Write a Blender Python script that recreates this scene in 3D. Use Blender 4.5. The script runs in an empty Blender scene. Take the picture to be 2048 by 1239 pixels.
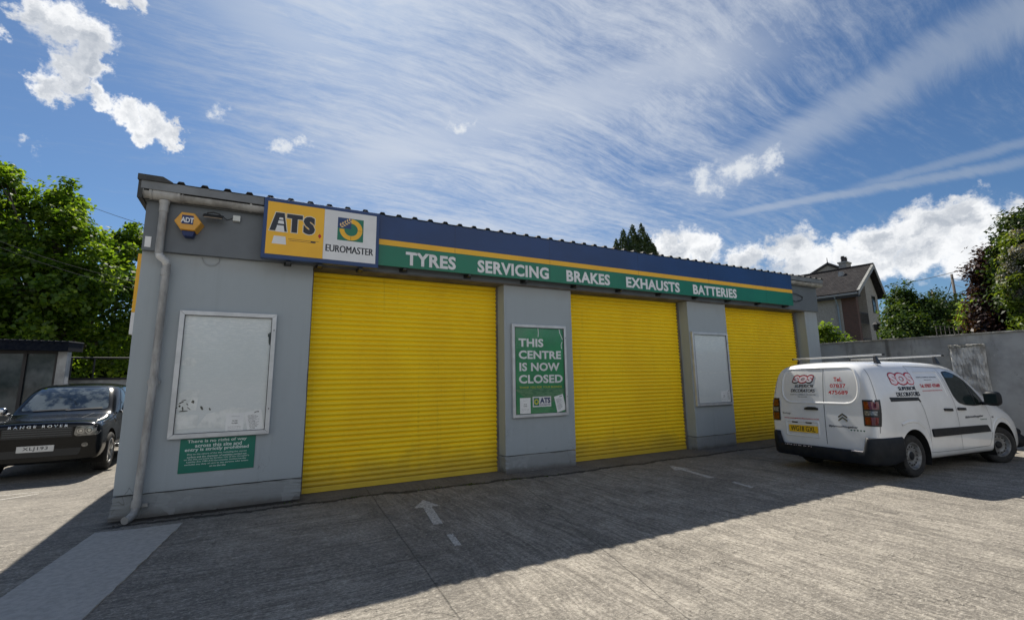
import bpy, bmesh, math, random
import numpy as np
from mathutils import Vector, Matrix
from mathutils.bvhtree import BVHTree
R_ = math.radians
sc = bpy.context.scene

# ---------------------------------------------------------------- camera
F_PX, PPY, IMG_W, IMG_H = 946.8, 594.3, 2048.0, 1239.0
YAW, PITCH, ROLL = 0.4969, 0.1687, -0.0146
CAM = Vector((0.0, -7.472, 1.6))
_r = Vector((math.cos(YAW), -math.sin(YAW), 0))
_f = Vector((math.sin(YAW)*math.cos(PITCH), math.cos(YAW)*math.cos(PITCH), math.sin(PITCH)))
_u = _r.cross(_f)
RT = _r*math.cos(ROLL) + _u*math.sin(ROLL)
UP = -_r*math.sin(ROLL) + _u*math.cos(ROLL)
FW = _f
cam_d = bpy.data.cameras.new('camera')
cam = bpy.data.objects.new('camera', cam_d)
sc.collection.objects.link(cam)
cam.matrix_world = Matrix(((RT.x, UP.x, -FW.x, CAM.x), (RT.y, UP.y, -FW.y, CAM.y), (RT.z, UP.z, -FW.z, CAM.z), (0, 0, 0, 1)))
cam_d.sensor_width = 36.0
cam_d.lens = F_PX/IMG_W*36.0
cam_d.shift_y = -(IMG_H/2-PPY)/IMG_W
cam_d.clip_start = 0.05
cam_d.clip_end = 3000
sc.camera = cam

def at(px, py, dist):
    """world point seen in that direction, dist metres away horizontally along the view"""
    q = (FW*F_PX + RT*(px-IMG_W/2) - UP*(py-PPY))
    return CAM + q*(dist/math.hypot(q.x, q.y))

# ---------------------------------------------------------------- light
SUN_DIR = Vector((0.35, 3.45, 4.22)).normalized()      # towards the sun
sun_d = bpy.data.lights.new('sun', 'SUN')
sun_d.energy = 5.0
sun_d.angle = R_(0.5)
sun_d.color = (1.0, 0.93, 0.82)
sun = bpy.data.objects.new('sun', sun_d)
sc.collection.objects.link(sun)
sun.rotation_euler = SUN_DIR.to_track_quat('Z', 'Y').to_euler()
sc.view_settings.view_transform = 'Standard'
sc.view_settings.look = 'None'
sc.view_settings.exposure = 0.46
sc.view_settings.gamma = 1.0
sc.view_settings.use_curve_mapping = False

world = bpy.data.worlds.new('World')
sc.world = world
world.use_nodes = True
wt = world.node_tree
wt.nodes.clear()

class NT:
    """small helper to write node trees as expressions"""
    def __init__(s, t): s.t = t; s.n = t.nodes; s.l = t.links
    def new(s, ty, **kw):
        n = s.n.new(ty)
        for k, v in kw.items(): setattr(n, k, v)
        return n
    def put(s, sock, v):
        if isinstance(v, bpy.types.NodeSocket): s.l.new(v, sock)
        else:
            if sock.type == 'RGBA' and len(v) == 3: v = (*v, 1)
            sock.default_value = v
    def m(s, op, a, b=0.0, c=None, clamp=False):
        n = s.new('ShaderNodeMath', operation=op, use_clamp=clamp)
        s.put(n.inputs[0], a); s.put(n.inputs[1], b)
        if c is not None: s.put(n.inputs[2], c)
        return n.outputs[0]
    def v(s, op, a, b=(0, 0, 0), scale=None):
        n = s.new('ShaderNodeVectorMath', operation=op)
        s.put(n.inputs[0], a)
        if op not in ('NORMALIZE', 'LENGTH', 'SCALE'): s.put(n.inputs[1], b)
        if scale is not None: s.put(n.inputs['Scale'], scale)
        return n.outputs['Value'] if op in ('LENGTH', 'DISTANCE', 'DOT_PRODUCT') else n.outputs['Vector']
    def noise(s, vec, scale, detail=4, rough=0.55, dist=0.0, out='Fac'):
        n = s.new('ShaderNodeTexNoise')
        s.put(n.inputs['Vector'], vec)
        n.inputs['Scale'].default_value = scale; n.inputs['Detail'].default_value = detail
        n.inputs['Roughness'].default_value = rough; n.inputs['Distortion'].default_value = dist
        return n.outputs[out]
    def ramp(s, fac, stops, interp='LINEAR'):
        n = s.new('ShaderNodeValToRGB')
        n.color_ramp.interpolation = interp
        e = n.color_ramp.elements
        while len(e) > 1: e.remove(e[-1])
        def c4(c): return (c, c, c, 1) if not hasattr(c, '__len__') else (*c[:3], 1)
        e[0].position = stops[0][0]; e[0].color = c4(stops[0][1])
        for p, c in stops[1:]:
            x = e.new(p); x.color = c4(c)
        s.put(n.inputs[0], fac)
        return n.outputs[0]
    def step(s, x, a, b):
        n = s.new('ShaderNodeMapRange', interpolation_type='SMOOTHSTEP')
        s.put(n.inputs[0], x)
        n.inputs[1].default_value = a; n.inputs[2].default_value = b
        n.inputs[3].default_value = 0; n.inputs[4].default_value = 1
        return n.outputs[0]
    def mix(s, f, a, b, mode='MIX'):
        n = s.new('ShaderNodeMix', data_type='RGBA', blend_type=mode)
        s.put(n.inputs[0], f); s.put(n.inputs[6], a); s.put(n.inputs[7], b)
        return n.outputs[2]
    def map(s, vec, loc=(0, 0, 0), rot=(0, 0, 0), scale=(1, 1, 1)):
        n = s.new('ShaderNodeMapping')
        s.put(n.inputs['Vector'], vec)
        n.inputs['Location'].default_value = loc; n.inputs['Rotation'].default_value = rot; n.inputs['Scale'].default_value = scale
        return n.outputs[0]
    def sep(s, v):
        n = s.new('ShaderNodeSeparateXYZ'); s.put(n.inputs[0], v); return n.outputs
    def comb(s, x, y, z):
        n = s.new('ShaderNodeCombineXYZ'); s.put(n.inputs[0], x); s.put(n.inputs[1], y); s.put(n.inputs[2], z); return n.outputs[0]

def build_sky():
    T = NT(wt)
    sky = T.new('ShaderNodeTexSky', sky_type='NISHITA')
    sky.sun_disc = False
    sky.sun_elevation = math.asin(SUN_DIR.z)
    sky.sun_rotation = math.atan2(SUN_DIR.x, SUN_DIR.y)
    sky.altitude = 100; sky.air_density = 1.0; sky.dust_density = 0.6; sky.ozone_density = 3.0
    D = T.new('ShaderNodeTexCoord').outputs['Generated']
    D = T.v('NORMALIZE', D)
    x, y, z = T.sep(D)
    blue = T.mix(1.0, sky.outputs[0], (0.50, 0.66, 0.80), 'MULTIPLY')
    # --- high thin streaks: a layer far overhead, looked at through the direction / height
    h = T.m('ADD', T.m('MAXIMUM', z, 0.0), 0.18)
    P = T.comb(T.m('DIVIDE', x, h), T.m('DIVIDE', y, h), 0.0)
    warp = T.noise(P, 1.1, 3, 0.5, out='Color')
    Pw = T.v('ADD', P, T.v('SCALE', warp, scale=0.28))
    st1 = T.noise(T.map(Pw, rot=(0, 0, R_(-38)), scale=(1.0, 2.6, 1)), 1.9, 10, 0.66, 0.25)
    st2 = T.noise(T.map(Pw, rot=(0, 0, R_(-20)), scale=(0.8, 8.0, 1)), 3.6, 9, 0.72, 0.1)
    broad = T.noise(T.map(P, loc=(3.1, 1.7, 0)), 0.9, 3, 0.5)
    near_sun = T.step(T.v('DOT_PRODUCT', D, tuple(Vector((0.42, 0.72, 0.62)).normalized())), 0.74, 0.99)
    cir = T.m('ADD', T.m('MULTIPLY', st1, 0.52), T.m('MULTIPLY', st2, 0.48))
    ripple = T.noise(T.map(Pw, rot=(0, 0, R_(-30)), scale=(1.0, 2.2, 1)), 16.0, 7, 0.72, 0.3)
    cir = T.m('ADD', cir, T.m('MULTIPLY', T.m('SUBTRACT', ripple, 0.5), 0.30))
    cir = T.m('ADD', cir, T.m('MULTIPLY', near_sun, 0.27))
    cir = T.m('ADD', cir, T.m('MULTIPLY', T.m('SUBTRACT', broad, 0.5), 0.35))
    cir = T.m('MULTIPLY', T.step(cir, 0.46, 0.96), 0.80)
    # soft long bands (contrail-like) : distance from a plane through the viewer
    bands = None
    for (a, b, w, k, c, r) in BANDS:
        n = Vector(a).cross(Vector(b)).normalized()
        dist = T.m('ABSOLUTE', T.m('ADD', T.v('DOT_PRODUCT', D, tuple(n)), T.m('MULTIPLY', T.m('SUBTRACT', st2, 0.5), w*1.2)))
        m_ = T.m('SUBTRACT', 1.0, T.step(dist, w*0.1, w))
        lim = T.step(T.v('DOT_PRODUCT', D, tuple(Vector(c).normalized())), math.cos(r*1.25), math.cos(r*0.6))
        m_ = T.m('MULTIPLY', T.m('MULTIPLY', m_, lim), T.m('MULTIPLY', T.m('ADD', st1, 0.35), k))
        bands = m_ if bands is None else T.m('MAXIMUM', bands, m_)
    cir = T.m('MAXIMUM', cir, bands)
    cir_col = T.mix(near_sun, (3.7, 4.3, 5.2), (6.6, 7.0, 7.6))
    col = T.mix(T.m('MULTIPLY', cir, 0.95), blue, cir_col)
    # --- heaped clouds
    wv = T.v('SUBTRACT', T.noise(D, 7.0, 6, 0.62, out='Color'), (0.5, 0.5, 0.5))
    wv2 = T.v('SUBTRACT', T.noise(D, 30.0, 5, 0.65, out='Color'), (0.5, 0.5, 0.5))
    Dw = T.v('ADD', D, T.v('ADD', T.v('SCALE', wv, scale=0.14), T.v('SCALE', wv2, scale=0.045)))
    dens = None; wisp = None
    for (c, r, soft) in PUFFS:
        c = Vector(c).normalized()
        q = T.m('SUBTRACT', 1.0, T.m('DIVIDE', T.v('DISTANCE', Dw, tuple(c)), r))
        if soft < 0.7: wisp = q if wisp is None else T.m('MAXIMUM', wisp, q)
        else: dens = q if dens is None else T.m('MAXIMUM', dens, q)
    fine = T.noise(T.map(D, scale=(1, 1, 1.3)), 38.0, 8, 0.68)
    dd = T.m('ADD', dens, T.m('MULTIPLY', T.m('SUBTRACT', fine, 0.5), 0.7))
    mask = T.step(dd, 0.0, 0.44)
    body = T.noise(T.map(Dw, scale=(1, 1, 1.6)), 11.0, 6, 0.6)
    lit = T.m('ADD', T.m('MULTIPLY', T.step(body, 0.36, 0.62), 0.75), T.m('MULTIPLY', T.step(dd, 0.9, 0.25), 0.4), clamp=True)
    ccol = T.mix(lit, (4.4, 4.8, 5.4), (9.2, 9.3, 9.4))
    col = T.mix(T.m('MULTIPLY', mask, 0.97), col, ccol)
    ww = T.m('ADD', wisp, T.m('MULTIPLY', T.m('SUBTRACT', fine, 0.5), 1.5))
    col = T.mix(T.m('MULTIPLY', T.step(ww, 0.15, 0.95), 0.85), col, (7.6, 7.9, 8.2))
    bg = T.new('ShaderNodeBackground')
    T.put(bg.inputs[0], col)
    bg.inputs[1].default_value = 0.078
    out = T.new('ShaderNodeOutputWorld')
    wt.links.new(bg.outputs[0], out.inputs[0])

def _dir(px, py):
    return tuple((FW*F_PX + RT*(px-1024) - UP*(py-PPY)).normalized())
def _rad(px, py, rp):
    """angular radius of a cloud puff rp wide at that place in the sky"""
    return (Vector(_dir(px+rp, py))-Vector(_dir(px-rp, py))).length/2
PUFFS = []
for (px, py, rp, s) in [
    (1330, 492, 36, 1), (1372, 482, 44, 1), (1405, 500, 40, 1), (1350, 510, 40, 1),
    (1490, 520, 38, 1), (1530, 505, 44, 1), (1580, 495, 52, 1), (1630, 520, 50, 1), (1600, 530, 60, 1),
    (1700, 510, 56, 1), (1760, 490, 70, 1), (1815, 465, 66, 1), (1870, 455, 76, 1), (1930, 445, 80, 1), (1915, 425, 56, 1),
    (1850, 520, 80, 1), (1940, 510, 80, 1), (1760, 540, 60, 1), (2010, 440, 60, 1), (2045, 420, 70, 1), (2100, 400, 90, 1), (2030, 500, 80, 1),
    (1425, 330, 42, .55), (1500, 325, 44, .55), (1465, 335, 40, .45), (1540, 318, 34, .4),
    (915, 262, 26, .6), (938, 245, 18, .5),
    (70, 25, 60, 1), (120, 60, 84, 1), (170, 90, 72, 1), (140, 140, 66, .95), (100, 170, 50, .8), (200, 130, 46, .9),
    (205, 185, 42, .95), (250, 205, 42, 1), (300, 230, 46, 1), (330, 245, 30, 1), (270, 235, 34, .9),
    (-20, 60, 50, .7), (240, 10, 44, .7), (100, 305, 30, .42), (60, 290, 26, .42), (575, 312, 34, .4), (600, 300, 24, .35), (430, 210, 34, .3)]:
    PUFFS.append((_dir(px, py), _rad(px, py, rp*(1.12 if px > 1000 else 0.92)), s))
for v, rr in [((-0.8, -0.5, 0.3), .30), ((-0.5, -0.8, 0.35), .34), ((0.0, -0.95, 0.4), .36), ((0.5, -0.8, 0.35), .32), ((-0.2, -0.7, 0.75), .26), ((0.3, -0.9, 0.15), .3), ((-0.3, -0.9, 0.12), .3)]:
    PUFFS.append((v, rr, 1))  # unseen bright cloud bank behind the viewer, added to light the facade
BANDS = [(_dir(1560, 290), _dir(2048, 20), 0.060, 0.62, _dir(1850, 135), 0.38),
         (_dir(1560, 410), _dir(1900, 350), 0.013, 0.6, _dir(1720, 385), 0.22),
         (_dir(1860, 335), _dir(2048, 285), 0.012, 0.45, _dir(1980, 305), 0.16),
         (_dir(700, 330), _dir(1400, 120), 0.10, 0.75, _dir(1050, 220), 0.45),
         (_dir(600, 80), _dir(1000, 300), 0.08, 0.55, _dir(800, 180), 0.35)]
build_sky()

# ---------------------------------------------------------------- materials
def mat(name, color, rough=0.6, metal=0.0, c2=None, nscale=4.0, bump=0.0, bscale=60.0, spec=0.5, coat=0.0, stretch=(1, 1, 1), emit=None, world=False, lo=0.35, hi=0.65):
    m = bpy.data.materials.new(name); m.use_nodes = True
    T = NT(m.node_tree); b = m.node_tree.nodes['Principled BSDF']
    b.inputs['Roughness'].default_value = rough; b.inputs['Metallic'].default_value = metal
    b.inputs['Specular IOR Level'].default_value = spec
    b.inputs['Coat Weight'].default_value = coat; b.inputs['Coat Roughness'].default_value = 0.04
    P = T.new('ShaderNodeNewGeometry').outputs['Position'] if world else T.new('ShaderNodeTexCoord').outputs['Object']
    if c2 is None: c2 = tuple(c*0.88 for c in color)
    n = T.noise(T.map(P, scale=stretch), nscale, 5, 0.6)
    T.put(b.inputs['Base Color'], T.mix(T.step(n, lo, hi), c2, color))
    if bump:
        bn = T.new('ShaderNodeBump'); bn.inputs['Strength'].default_value = bump; bn.inputs['Distance'].default_value = 0.01
        T.put(bn.inputs['Height'], T.noise(P, bscale, 4, 0.6)); T.put(b.inputs['Normal'], bn.outputs[0])
    if emit:
        b.inputs['Emission Color'].default_value = (*emit, 1); b.inputs['Emission Strength'].default_value = 1
    return m

def flat(name, color, rough=0.5, **k):
    return mat(name, color, rough, c2=tuple(c*0.93 for c in color), nscale=9, **k)

def glass_mat(name, tint=(0.02, 0.03, 0.03), rough=0.02):
    m = bpy.data.materials.new(name); m.use_nodes = True
    b = m.node_tree.nodes['Principled BSDF']
    b.inputs['Base Color'].default_value = (*tint, 1); b.inputs['Roughness'].default_value = rough
    b.inputs['Specular IOR Level'].default_value = 0.6
    return m

def clear_mat(name, strength=1.0, wav=0.0, wscale=6.0):
    """thin clear pane: see-through with a mirror sheen at its grazing angles"""
    m = bpy.data.materials.new(name); m.use_nodes = True
    T = NT(m.node_tree); m.node_tree.nodes.clear()
    tr = T.new('ShaderNodeBsdfTransparent'); gl = T.new('ShaderNodeBsdfGlossy'); gl.inputs['Roughness'].default_value = 0.05
    gg = T.new('ShaderNodeNewGeometry'); cs = T.m('ABSOLUTE', T.v('DOT_PRODUCT', gg.outputs['Incoming'], gg.outputs['Normal'])); fr = T.m('MULTIPLY_ADD', T.m('POWER', T.m('SUBTRACT', 1.0, cs), 5.0), 0.60, 0.030)
    if wav:
        bn = T.new('ShaderNodeBump'); bn.inputs['Strength'].default_value = wav; bn.inputs['Distance'].default_value = 0.02
        T.put(bn.inputs['Height'], T.noise(T.new('ShaderNodeTexCoord').outputs['Object'], wscale, 4, 0.6)); T.put(gl.inputs['Normal'], bn.outputs[0])
    mx = T.new('ShaderNodeMixShader')
    T.put(mx.inputs[0], T.m('MULTIPLY', fr, strength))
    T.l.new(tr.outputs[0], mx.inputs[1]); T.l.new(gl.outputs[0], mx.inputs[2])
    o = T.new('ShaderNodeOutputMaterial'); T.l.new(mx.outputs[0], o.inputs[0])
    return m

def leaf_mat(name, cols, trans=0.45):
    m = bpy.data.materials.new(name); m.use_nodes = True
    T = NT(m.node_tree); m.node_tree.nodes.clear()
    g = T.new('ShaderNodeNewGeometry')
    n = len(cols)
    c = T.ramp(g.outputs['Random Per Island'], [(i/(n-1), cc) for i, cc in enumerate(cols)])
    big = T.noise(g.outputs['Position'], 1.3, 3, 0.6)
    c = T.mix(T.step(big, 0.35, 0.7), T.mix(1.0, c, (0.62, 0.74, 0.62), 'MULTIPLY'), c)
    d = T.new('ShaderNodeBsdfDiffuse'); T.put(d.inputs[0], c)
    t = T.new('ShaderNodeBsdfTranslucent'); T.put(t.inputs[0], T.mix(1.0, c, (1.9, 1.75, 0.6), 'MULTIPLY'))
    gl = T.new('ShaderNodeBsdfGlossy'); gl.inputs['Roughness'].default_value = 0.42
    T.put(gl.inputs[0], (0.5, 0.5, 0.5))
    m1 = T.new('ShaderNodeMixShader'); m1.inputs[0].default_value = trans
    T.l.new(d.outputs[0], m1.inputs[1]); T.l.new(t.outputs[0], m1.inputs[2])
    m2 = T.new('ShaderNodeMixShader'); m2.inputs[0].default_value = 0.035
    T.l.new(m1.outputs[0], m2.inputs[1]); T.l.new(gl.outputs[0], m2.inputs[2])
    o = T.new('ShaderNodeOutputMaterial'); T.l.new(m2.outputs[0], o.inputs[0])
    return m

# ---------------------------------------------------------------- mesh helpers
COL = sc.collection
class MB:
    def __init__(s): s.v = []; s.f = []; s.mi = []; s.marks = []
    def mark(s): s.marks.append((len(s.v), len(s.f)))
    def add(s, vs, fs, mi=0):
        k = len(s.v); s.v += [tuple(p) for p in vs]
        s.f += [tuple(i+k for i in f) for f in fs]; s.mi += [mi]*len(fs); return s
    def box(s, x0, x1, y0, y1, z0, z1, mi=0):
        return s.add([(x0, y0, z0), (x1, y0, z0), (x1, y1, z0), (x0, y1, z0), (x0, y0, z1), (x1, y0, z1), (x1, y1, z1), (x0, y1, z1)],
                     [(0, 3, 2, 1), (4, 5, 6, 7), (0, 1, 5, 4), (1, 2, 6, 5), (2, 3, 7, 6), (3, 0, 4, 7)], mi)
    def prism(s, a, b, mi=0):
        """two matching outlines a and b joined"""
        n = len(a)
        return s.add(list(a)+list(b), [tuple(range(n))[::-1], tuple(range(n, 2*n))]+[(i, (i+1) % n, n+(i+1) % n, n+i) for i in range(n)], mi)
    def plate(s, poly, y0, y1, mi=0):
        """outline in x,z given thickness in y"""
        s.mark()
        return s.prism([(x, y0, z) for x, z in poly], [(x, y1, z) for x, z in poly], mi)
    def tube(s, pts, r, n=8, mi=0, cap=True):
        pts = [Vector(p) for p in pts]
        rs = r if hasattr(r, '__len__') else [r]*len(pts)
        rings = []; prev = None
        for i, p in enumerate(pts):
            t = (pts[min(i+1, len(pts)-1)]-pts[max(i-1, 0)]).normalized()
            if prev is None:
                a = Vector((0, 0, 1)) if abs(t.z) < 0.9 else Vector((1, 0, 0))
                u = t.cross(a).normalized()
            else:
                u = (prev-t*prev.dot(t)).normalized()
            prev = u; w = t.cross(u)
            rings.append([p+(u*math.cos(2*math.pi*k/n)+w*math.sin(2*math.pi*k/n))*rs[i] for k in range(n)])
        vs = [q for rg in rings for q in rg]; fs = []
        for i in range(len(pts)-1):
            for k in range(n):
                a = i*n+k; b = i*n+(k+1) % n
                fs.append((a, b, b+n, a+n))
        if cap: fs += [tuple(range(n))[::-1], tuple(range((len(pts)-1)*n, len(pts)*n))]
        return s.add(vs, fs, mi)
    def lathe(s, prof, c, axis, n=32, mi=0, close=False):
        """profile (r, h) turned about axis through c"""
        ax = Vector(axis).normalized(); a = Vector((0, 0, 1)) if abs(ax.z) < 0.9 else Vector((1, 0, 0))
        u = ax.cross(a).normalized(); w = ax.cross(u); c = Vector(c)
        vs = []
        for r, h in prof:
            for k in range(n):
                t = 2*math.pi*k/n
                vs.append(c+ax*h+(u*math.cos(t)+w*math.sin(t))*r)
        fs = []
        m = len(prof); rng = m if close else m-1
        for i in range(rng):
            for k in range(n):
                a_ = i*n+k; b_ = i*n+(k+1) % n; j = ((i+1) % m)*n
                fs.append((a_, b_, j+(k+1) % n, j+k))
        return s.add(vs, fs, mi)
    def build(s, name, mats, parent=None, smooth=False, bevel=0.0, seg=2, autos=None, split=False):
        if split and len(s.marks) > 1:       # every marked piece becomes an object of its own
            ends = s.marks[1:]+[(len(s.v), len(s.f))]; first = None
            for (v0, f0), (v1, f1) in zip(s.marks, ends):
                q = MB(); q.v = s.v[v0:v1]; q.f = [tuple(i-v0 for i in f) for f in s.f[f0:f1]]; q.mi = s.mi[f0:f1]
                o = q.build(name, mats, parent, smooth, bevel, seg, autos); first = first or o
            return first
        me = bpy.data.meshes.new(name)
        me.from_pydata(s.v, [], s.f)
        if not isinstance(mats, (list, tuple)): mats = [mats]
        for m in mats: me.materials.append(m)
        if any(s.mi): me.polygons.foreach_set('material_index', s.mi)
        me.update()
        bm = bmesh.new(); bm.from_mesh(me); bmesh.ops.recalc_face_normals(bm, faces=bm.faces); bm.to_mesh(me); bm.free()
        if smooth or autos: me.polygons.foreach_set('use_smooth', [True]*len(me.polygons))
        if autos: me.set_sharp_from_angle(angle=R_(autos))
        o = bpy.data.objects.new(name, me); COL.objects.link(o)
        if parent: o.parent = parent
        if bevel:
            md = o.modifiers.new('bevel', 'BEVEL'); md.width = bevel; md.segments = seg; md.limit_method = 'ANGLE'; md.angle_limit = R_(40)
        return o

def tag(o, label=None, cat=None, group=None, kind=None):
    if label: o['label'] = label
    if cat: o['category'] = cat
    if group: o['group'] = group
    if kind: o['kind'] = kind
    return o
def empty(name, loc=(0, 0, 0), rz=0.0, label=None, cat=None, group=None):
    o = bpy.data.objects.new(name, None); COL.objects.link(o); o.location = loc; o.rotation_euler = (0, 0, rz)
    o.empty_display_size = 0.1
    return tag(o, label, cat, group)

_tc = {}
def text_shape(body, bold=0.0, shear=0.0, space=1.0, lines=1.0, align='LEFT'):
    key = (body, bold, shear, space, lines, align)
    if key in _tc: return _tc[key]
    cu = bpy.data.curves.new('t', 'FONT'); cu.body = body; cu.offset = bold; cu.shear = shear
    cu.space_character = space; cu.space_line = lines; cu.align_x = align; cu.resolution_u = 3
    o = bpy.data.objects.new('t', cu); COL.objects.link(o)
    dg = bpy.context.evaluated_depsgraph_get()
    me = bpy.data.meshes.new_from_object(o.evaluated_get(dg))
    vs = [tuple(v.co)[:2] for v in me.vertices]; fs = [tuple(p.vertices) for p in me.polygons]
    bpy.data.objects.remove(o); bpy.data.curves.remove(cu); bpy.data.meshes.remove(me)
    _tc[key] = (vs, fs); return vs, fs
def text_to(mb, body, fn, u0, u1, v0, v1, mi=0, keep=False, pad=0.0, **k):
    """lay text into the rectangle; fn(u, v) gives the 3-D point"""
    vs, fs = text_shape(body, **k)
    mb.mark()
    xs = [p[0] for p in vs]; ys = [p[1] for p in vs]
    a, b, c, d = min(xs), max(xs), min(ys), max(ys)
    su = (u1-u0-2*pad)/(b-a); sv = (v1-v0-2*pad)/(d-c) if d > c else 1
    mb.add([fn(u0+pad+(p[0]-a)*su, v0+pad+(p[1]-c)*sv) for p in vs], fs, mi)
    return mb
def on_y(y): return lambda u, v: (u, y, v)

# ---------------------------------------------------------------- ground
def gz(x, y):
    def ss(t): t = max(0.0, min(1.0, t)); return t*t*(3-2*t)
    return -0.17*ss((y-0.6)/4.0)*ss((-1.15-x)/1.6)

def ground_mat():
    m = bpy.data.materials.new('brushed_concrete'); m.use_nodes = True
    T = NT(m.node_tree); b = m.node_tree.nodes['Principled BSDF']
    b.inputs['Roughness'].default_value = 0.88; b.inputs['Specular IOR Level'].default_value = 0.25
    P = T.new('ShaderNodeNewGeometry').outputs['Position']
    x, y, z = T.sep(P)
    big = T.noise(P, 0.55, 4, 0.6, 0.5)
    mid = T.noise(P, 3.2, 5, 0.65, 0.4)
    wp0 = P
    fine = T.noise(T.map(wp0, scale=(.8, 1.3, 1)), 40.0, 7, 0.82)
    grit = T.noise(P, 150.0, 3, 0.8)
    # rows left by the tamping beam: bays alternate their direction
    wp = T.v('ADD', P, T.v('SCALE', T.v('SUBTRACT', T.noise(P, 1.4, 3, 0.5, out='Color'), (0.5, 0.5, 0.5)), scale=0.22))
    rowsx = T.noise(T.map(wp, scale=(0.55, 17.0, 1)), 2.2, 5, 0.62, 0.25)
    rowsy = T.noise(T.map(wp, rot=(0, 0, R_(6)), scale=(20.0, 0.9, 1)), 1.6, 5, 0.6, 0.25)
    wide = T.mix(T.step(T.m('ADD', x, T.m('MULTIPLY', big, 1.6)), 1.7, 2.9), T.noise(T.map(wp, scale=(.30, 6.5, 1)), 1.7, 7, .72, .5), T.noise(T.map(wp, rot=(0, 0, R_(6)), scale=(7.5, .35, 1)), 1.5, 7, .72, .5))
    bay = T.step(T.m('ADD', x, T.m('MULTIPLY', big, 1.6)), 1.7, 2.9)
    rows = T.mix(bay, rowsx, rowsy)
    near = T.step(T.m('ADD', T.m('MULTIPLY', y, -1.0), T.m('MULTIPLY', mid, 1.2)), 0.5, 2.2)
    col = T.ramp(big, [(0.30, (0.262, 0.240, 0.205)), (0.5, (0.380, 0.350, 0.298)), (0.72, (0.485, 0.445, 0.380))])
    col = T.mix(T.m('MULTIPLY', T.step(mid, 0.62, 0.40), 0.45), col, (0.165, 0.153, 0.135))
    col = T.mix(T.m('MULTIPLY', T.step(rows, 0.54, 0.40), 0.42), col, (0.115, 0.105, 0.090))
    col = T.mix(T.m('MULTIPLY', T.step(rows, 0.56, 0.70), 0.42), col, (0.58, 0.53, 0.45))
    col = T.mix(T.m('MULTIPLY', T.step(fine, 0.51, 0.37), 0.66), col, (0.060, 0.055, 0.048))
    col = T.mix(T.m('MULTIPLY', T.step(fine, 0.53, 0.66), 0.72), col, (0.72, 0.66, 0.56))
    col = T.mix(T.m('MULTIPLY', T.step(grit, 0.46, 0.36), 0.45), col, (0.09, 0.085, 0.078))
    col = T.mix(T.m('MULTIPLY', T.step(wide, 0.50, 0.36), 0.42), col, (0.10, 0.09, 0.078))
    col = T.mix(T.m('MULTIPLY', T.step(wide, 0.58, 0.74), 0.42), col, (0.60, 0.55, 0.47))
    agg = T.noise(P, 19.0, 5, 0.85)
    col = T.mix(T.m('MULTIPLY', T.step(agg, 0.49, 0.39), 0.34), col, (0.055, 0.05, 0.045))
    col = T.mix(T.m('MULTIPLY', T.step(agg, 0.54, 0.64), 0.40), col, (0.70, 0.65, 0.56))
    # smoother, darker trodden margin in front of the doors
    col = T.mix(T.m('MULTIPLY', T.m('SUBTRACT', 1.0, near), 0.30), col, (0.15, 0.142, 0.13))
    # joints between the bays
    jw = T.m('MULTIPLY', T.m('SUBTRACT', T.noise(P, 1.1, 6, 0.7), 0.5), 0.07)
    joint = None
    for (x0, k, y0, w) in [(1.60, 0.062, 0.35, .0055), (5.22, -0.215, 0.35, .004), (3.95, 0.26, 0.3, .0045), (9.6, -0.2, 0.3, .004)]:
        d = T.m('ABSOLUTE', T.m('SUBTRACT', T.m('ADD', x, jw), T.m('MULTIPLY_ADD', y, k, x0)))
        j = T.m('SUBTRACT', 1.0, T.step(d, w*0.5, w*1.6))
        joint = j if joint is None else T.m('MAXIMUM', joint, j)
    # ragged crack along the foot of the building
    cw = T.m('MULTIPLY', T.m('SUBTRACT', T.noise(P, 1.3, 6, 0.66), 0.5), 0.42)
    cw = T.m('ADD', cw, T.m('MULTIPLY', T.m('SUBTRACT', T.noise(P, 9.0, 5, 0.7), 0.5), 0.10))
    yl = T.m('MULTIPLY_ADD', T.step(x, 1.0, 5.0), -0.20, -0.30)
    d = T.m('ABSOLUTE', T.m('SUBTRACT', T.m('ADD', y, cw), yl))
    wid = T.m('MULTIPLY_ADD', T.noise(P, 5.5, 5, 0.7), 0.17, -0.030)
    cr = T.m('SUBTRACT', 1.0, T.step(T.m('SUBTRACT', d, wid), -0.016, 0.006))
    cr = T.m('MULTIPLY', cr, T.m('MULTIPLY', T.step(x, -1.6, -1.2), T.m('SUBTRACT', 1.0, T.step(x, 13.8, 14.1))))
    # slab edge under the doors is smooth and browner
    lip = T.m('MULTIPLY', T.step(T.m('ADD', T.m('ADD', y, cw), T.m('MULTIPLY', yl, -1.0)), 0.0, 0.02), T.step(x, -1.5, -1.2))
    col = T.mix(T.m('MULTIPLY', lip, 0.55), col, (0.135, 0.122, 0.108))
    soil = T.m('MULTIPLY', T.m('MULTIPLY', T.step(T.m('ADD', y, T.m('MULTIPLY', T.m('SUBTRACT', T.noise(P, 6, 5, .7), .5), .22)), -0.20, -0.10), T.m('SUBTRACT', 1.0, T.step(y, 0.02, .05))), T.m('MULTIPLY', T.step(x, -1.5, -1.3), T.m('SUBTRACT', 1.0, T.step(x, .60, .80))))
    col = T.mix(T.m('MULTIPLY', soil, .95), col, (0.030, 0.026, 0.021))
    # a second wandering crack and oil spots
    c2 = T.m('ABSOLUTE', T.m('SUBTRACT', T.noise(P, 0.42, 6, 0.62, 0.6), 0.5))
    cr2 = T.m('MULTIPLY', T.m('SUBTRACT', 1.0, T.step(c2, 0.0005, 0.0016)), 0.5)
    oil = T.m('MULTIPLY', T.step(T.noise(P, 1.7, 3, 0.5), 0.66, 0.74), 0.45)
    # tyre tracks leading to each door, worn darker, and pale scrape marks
    tx = None
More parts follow.
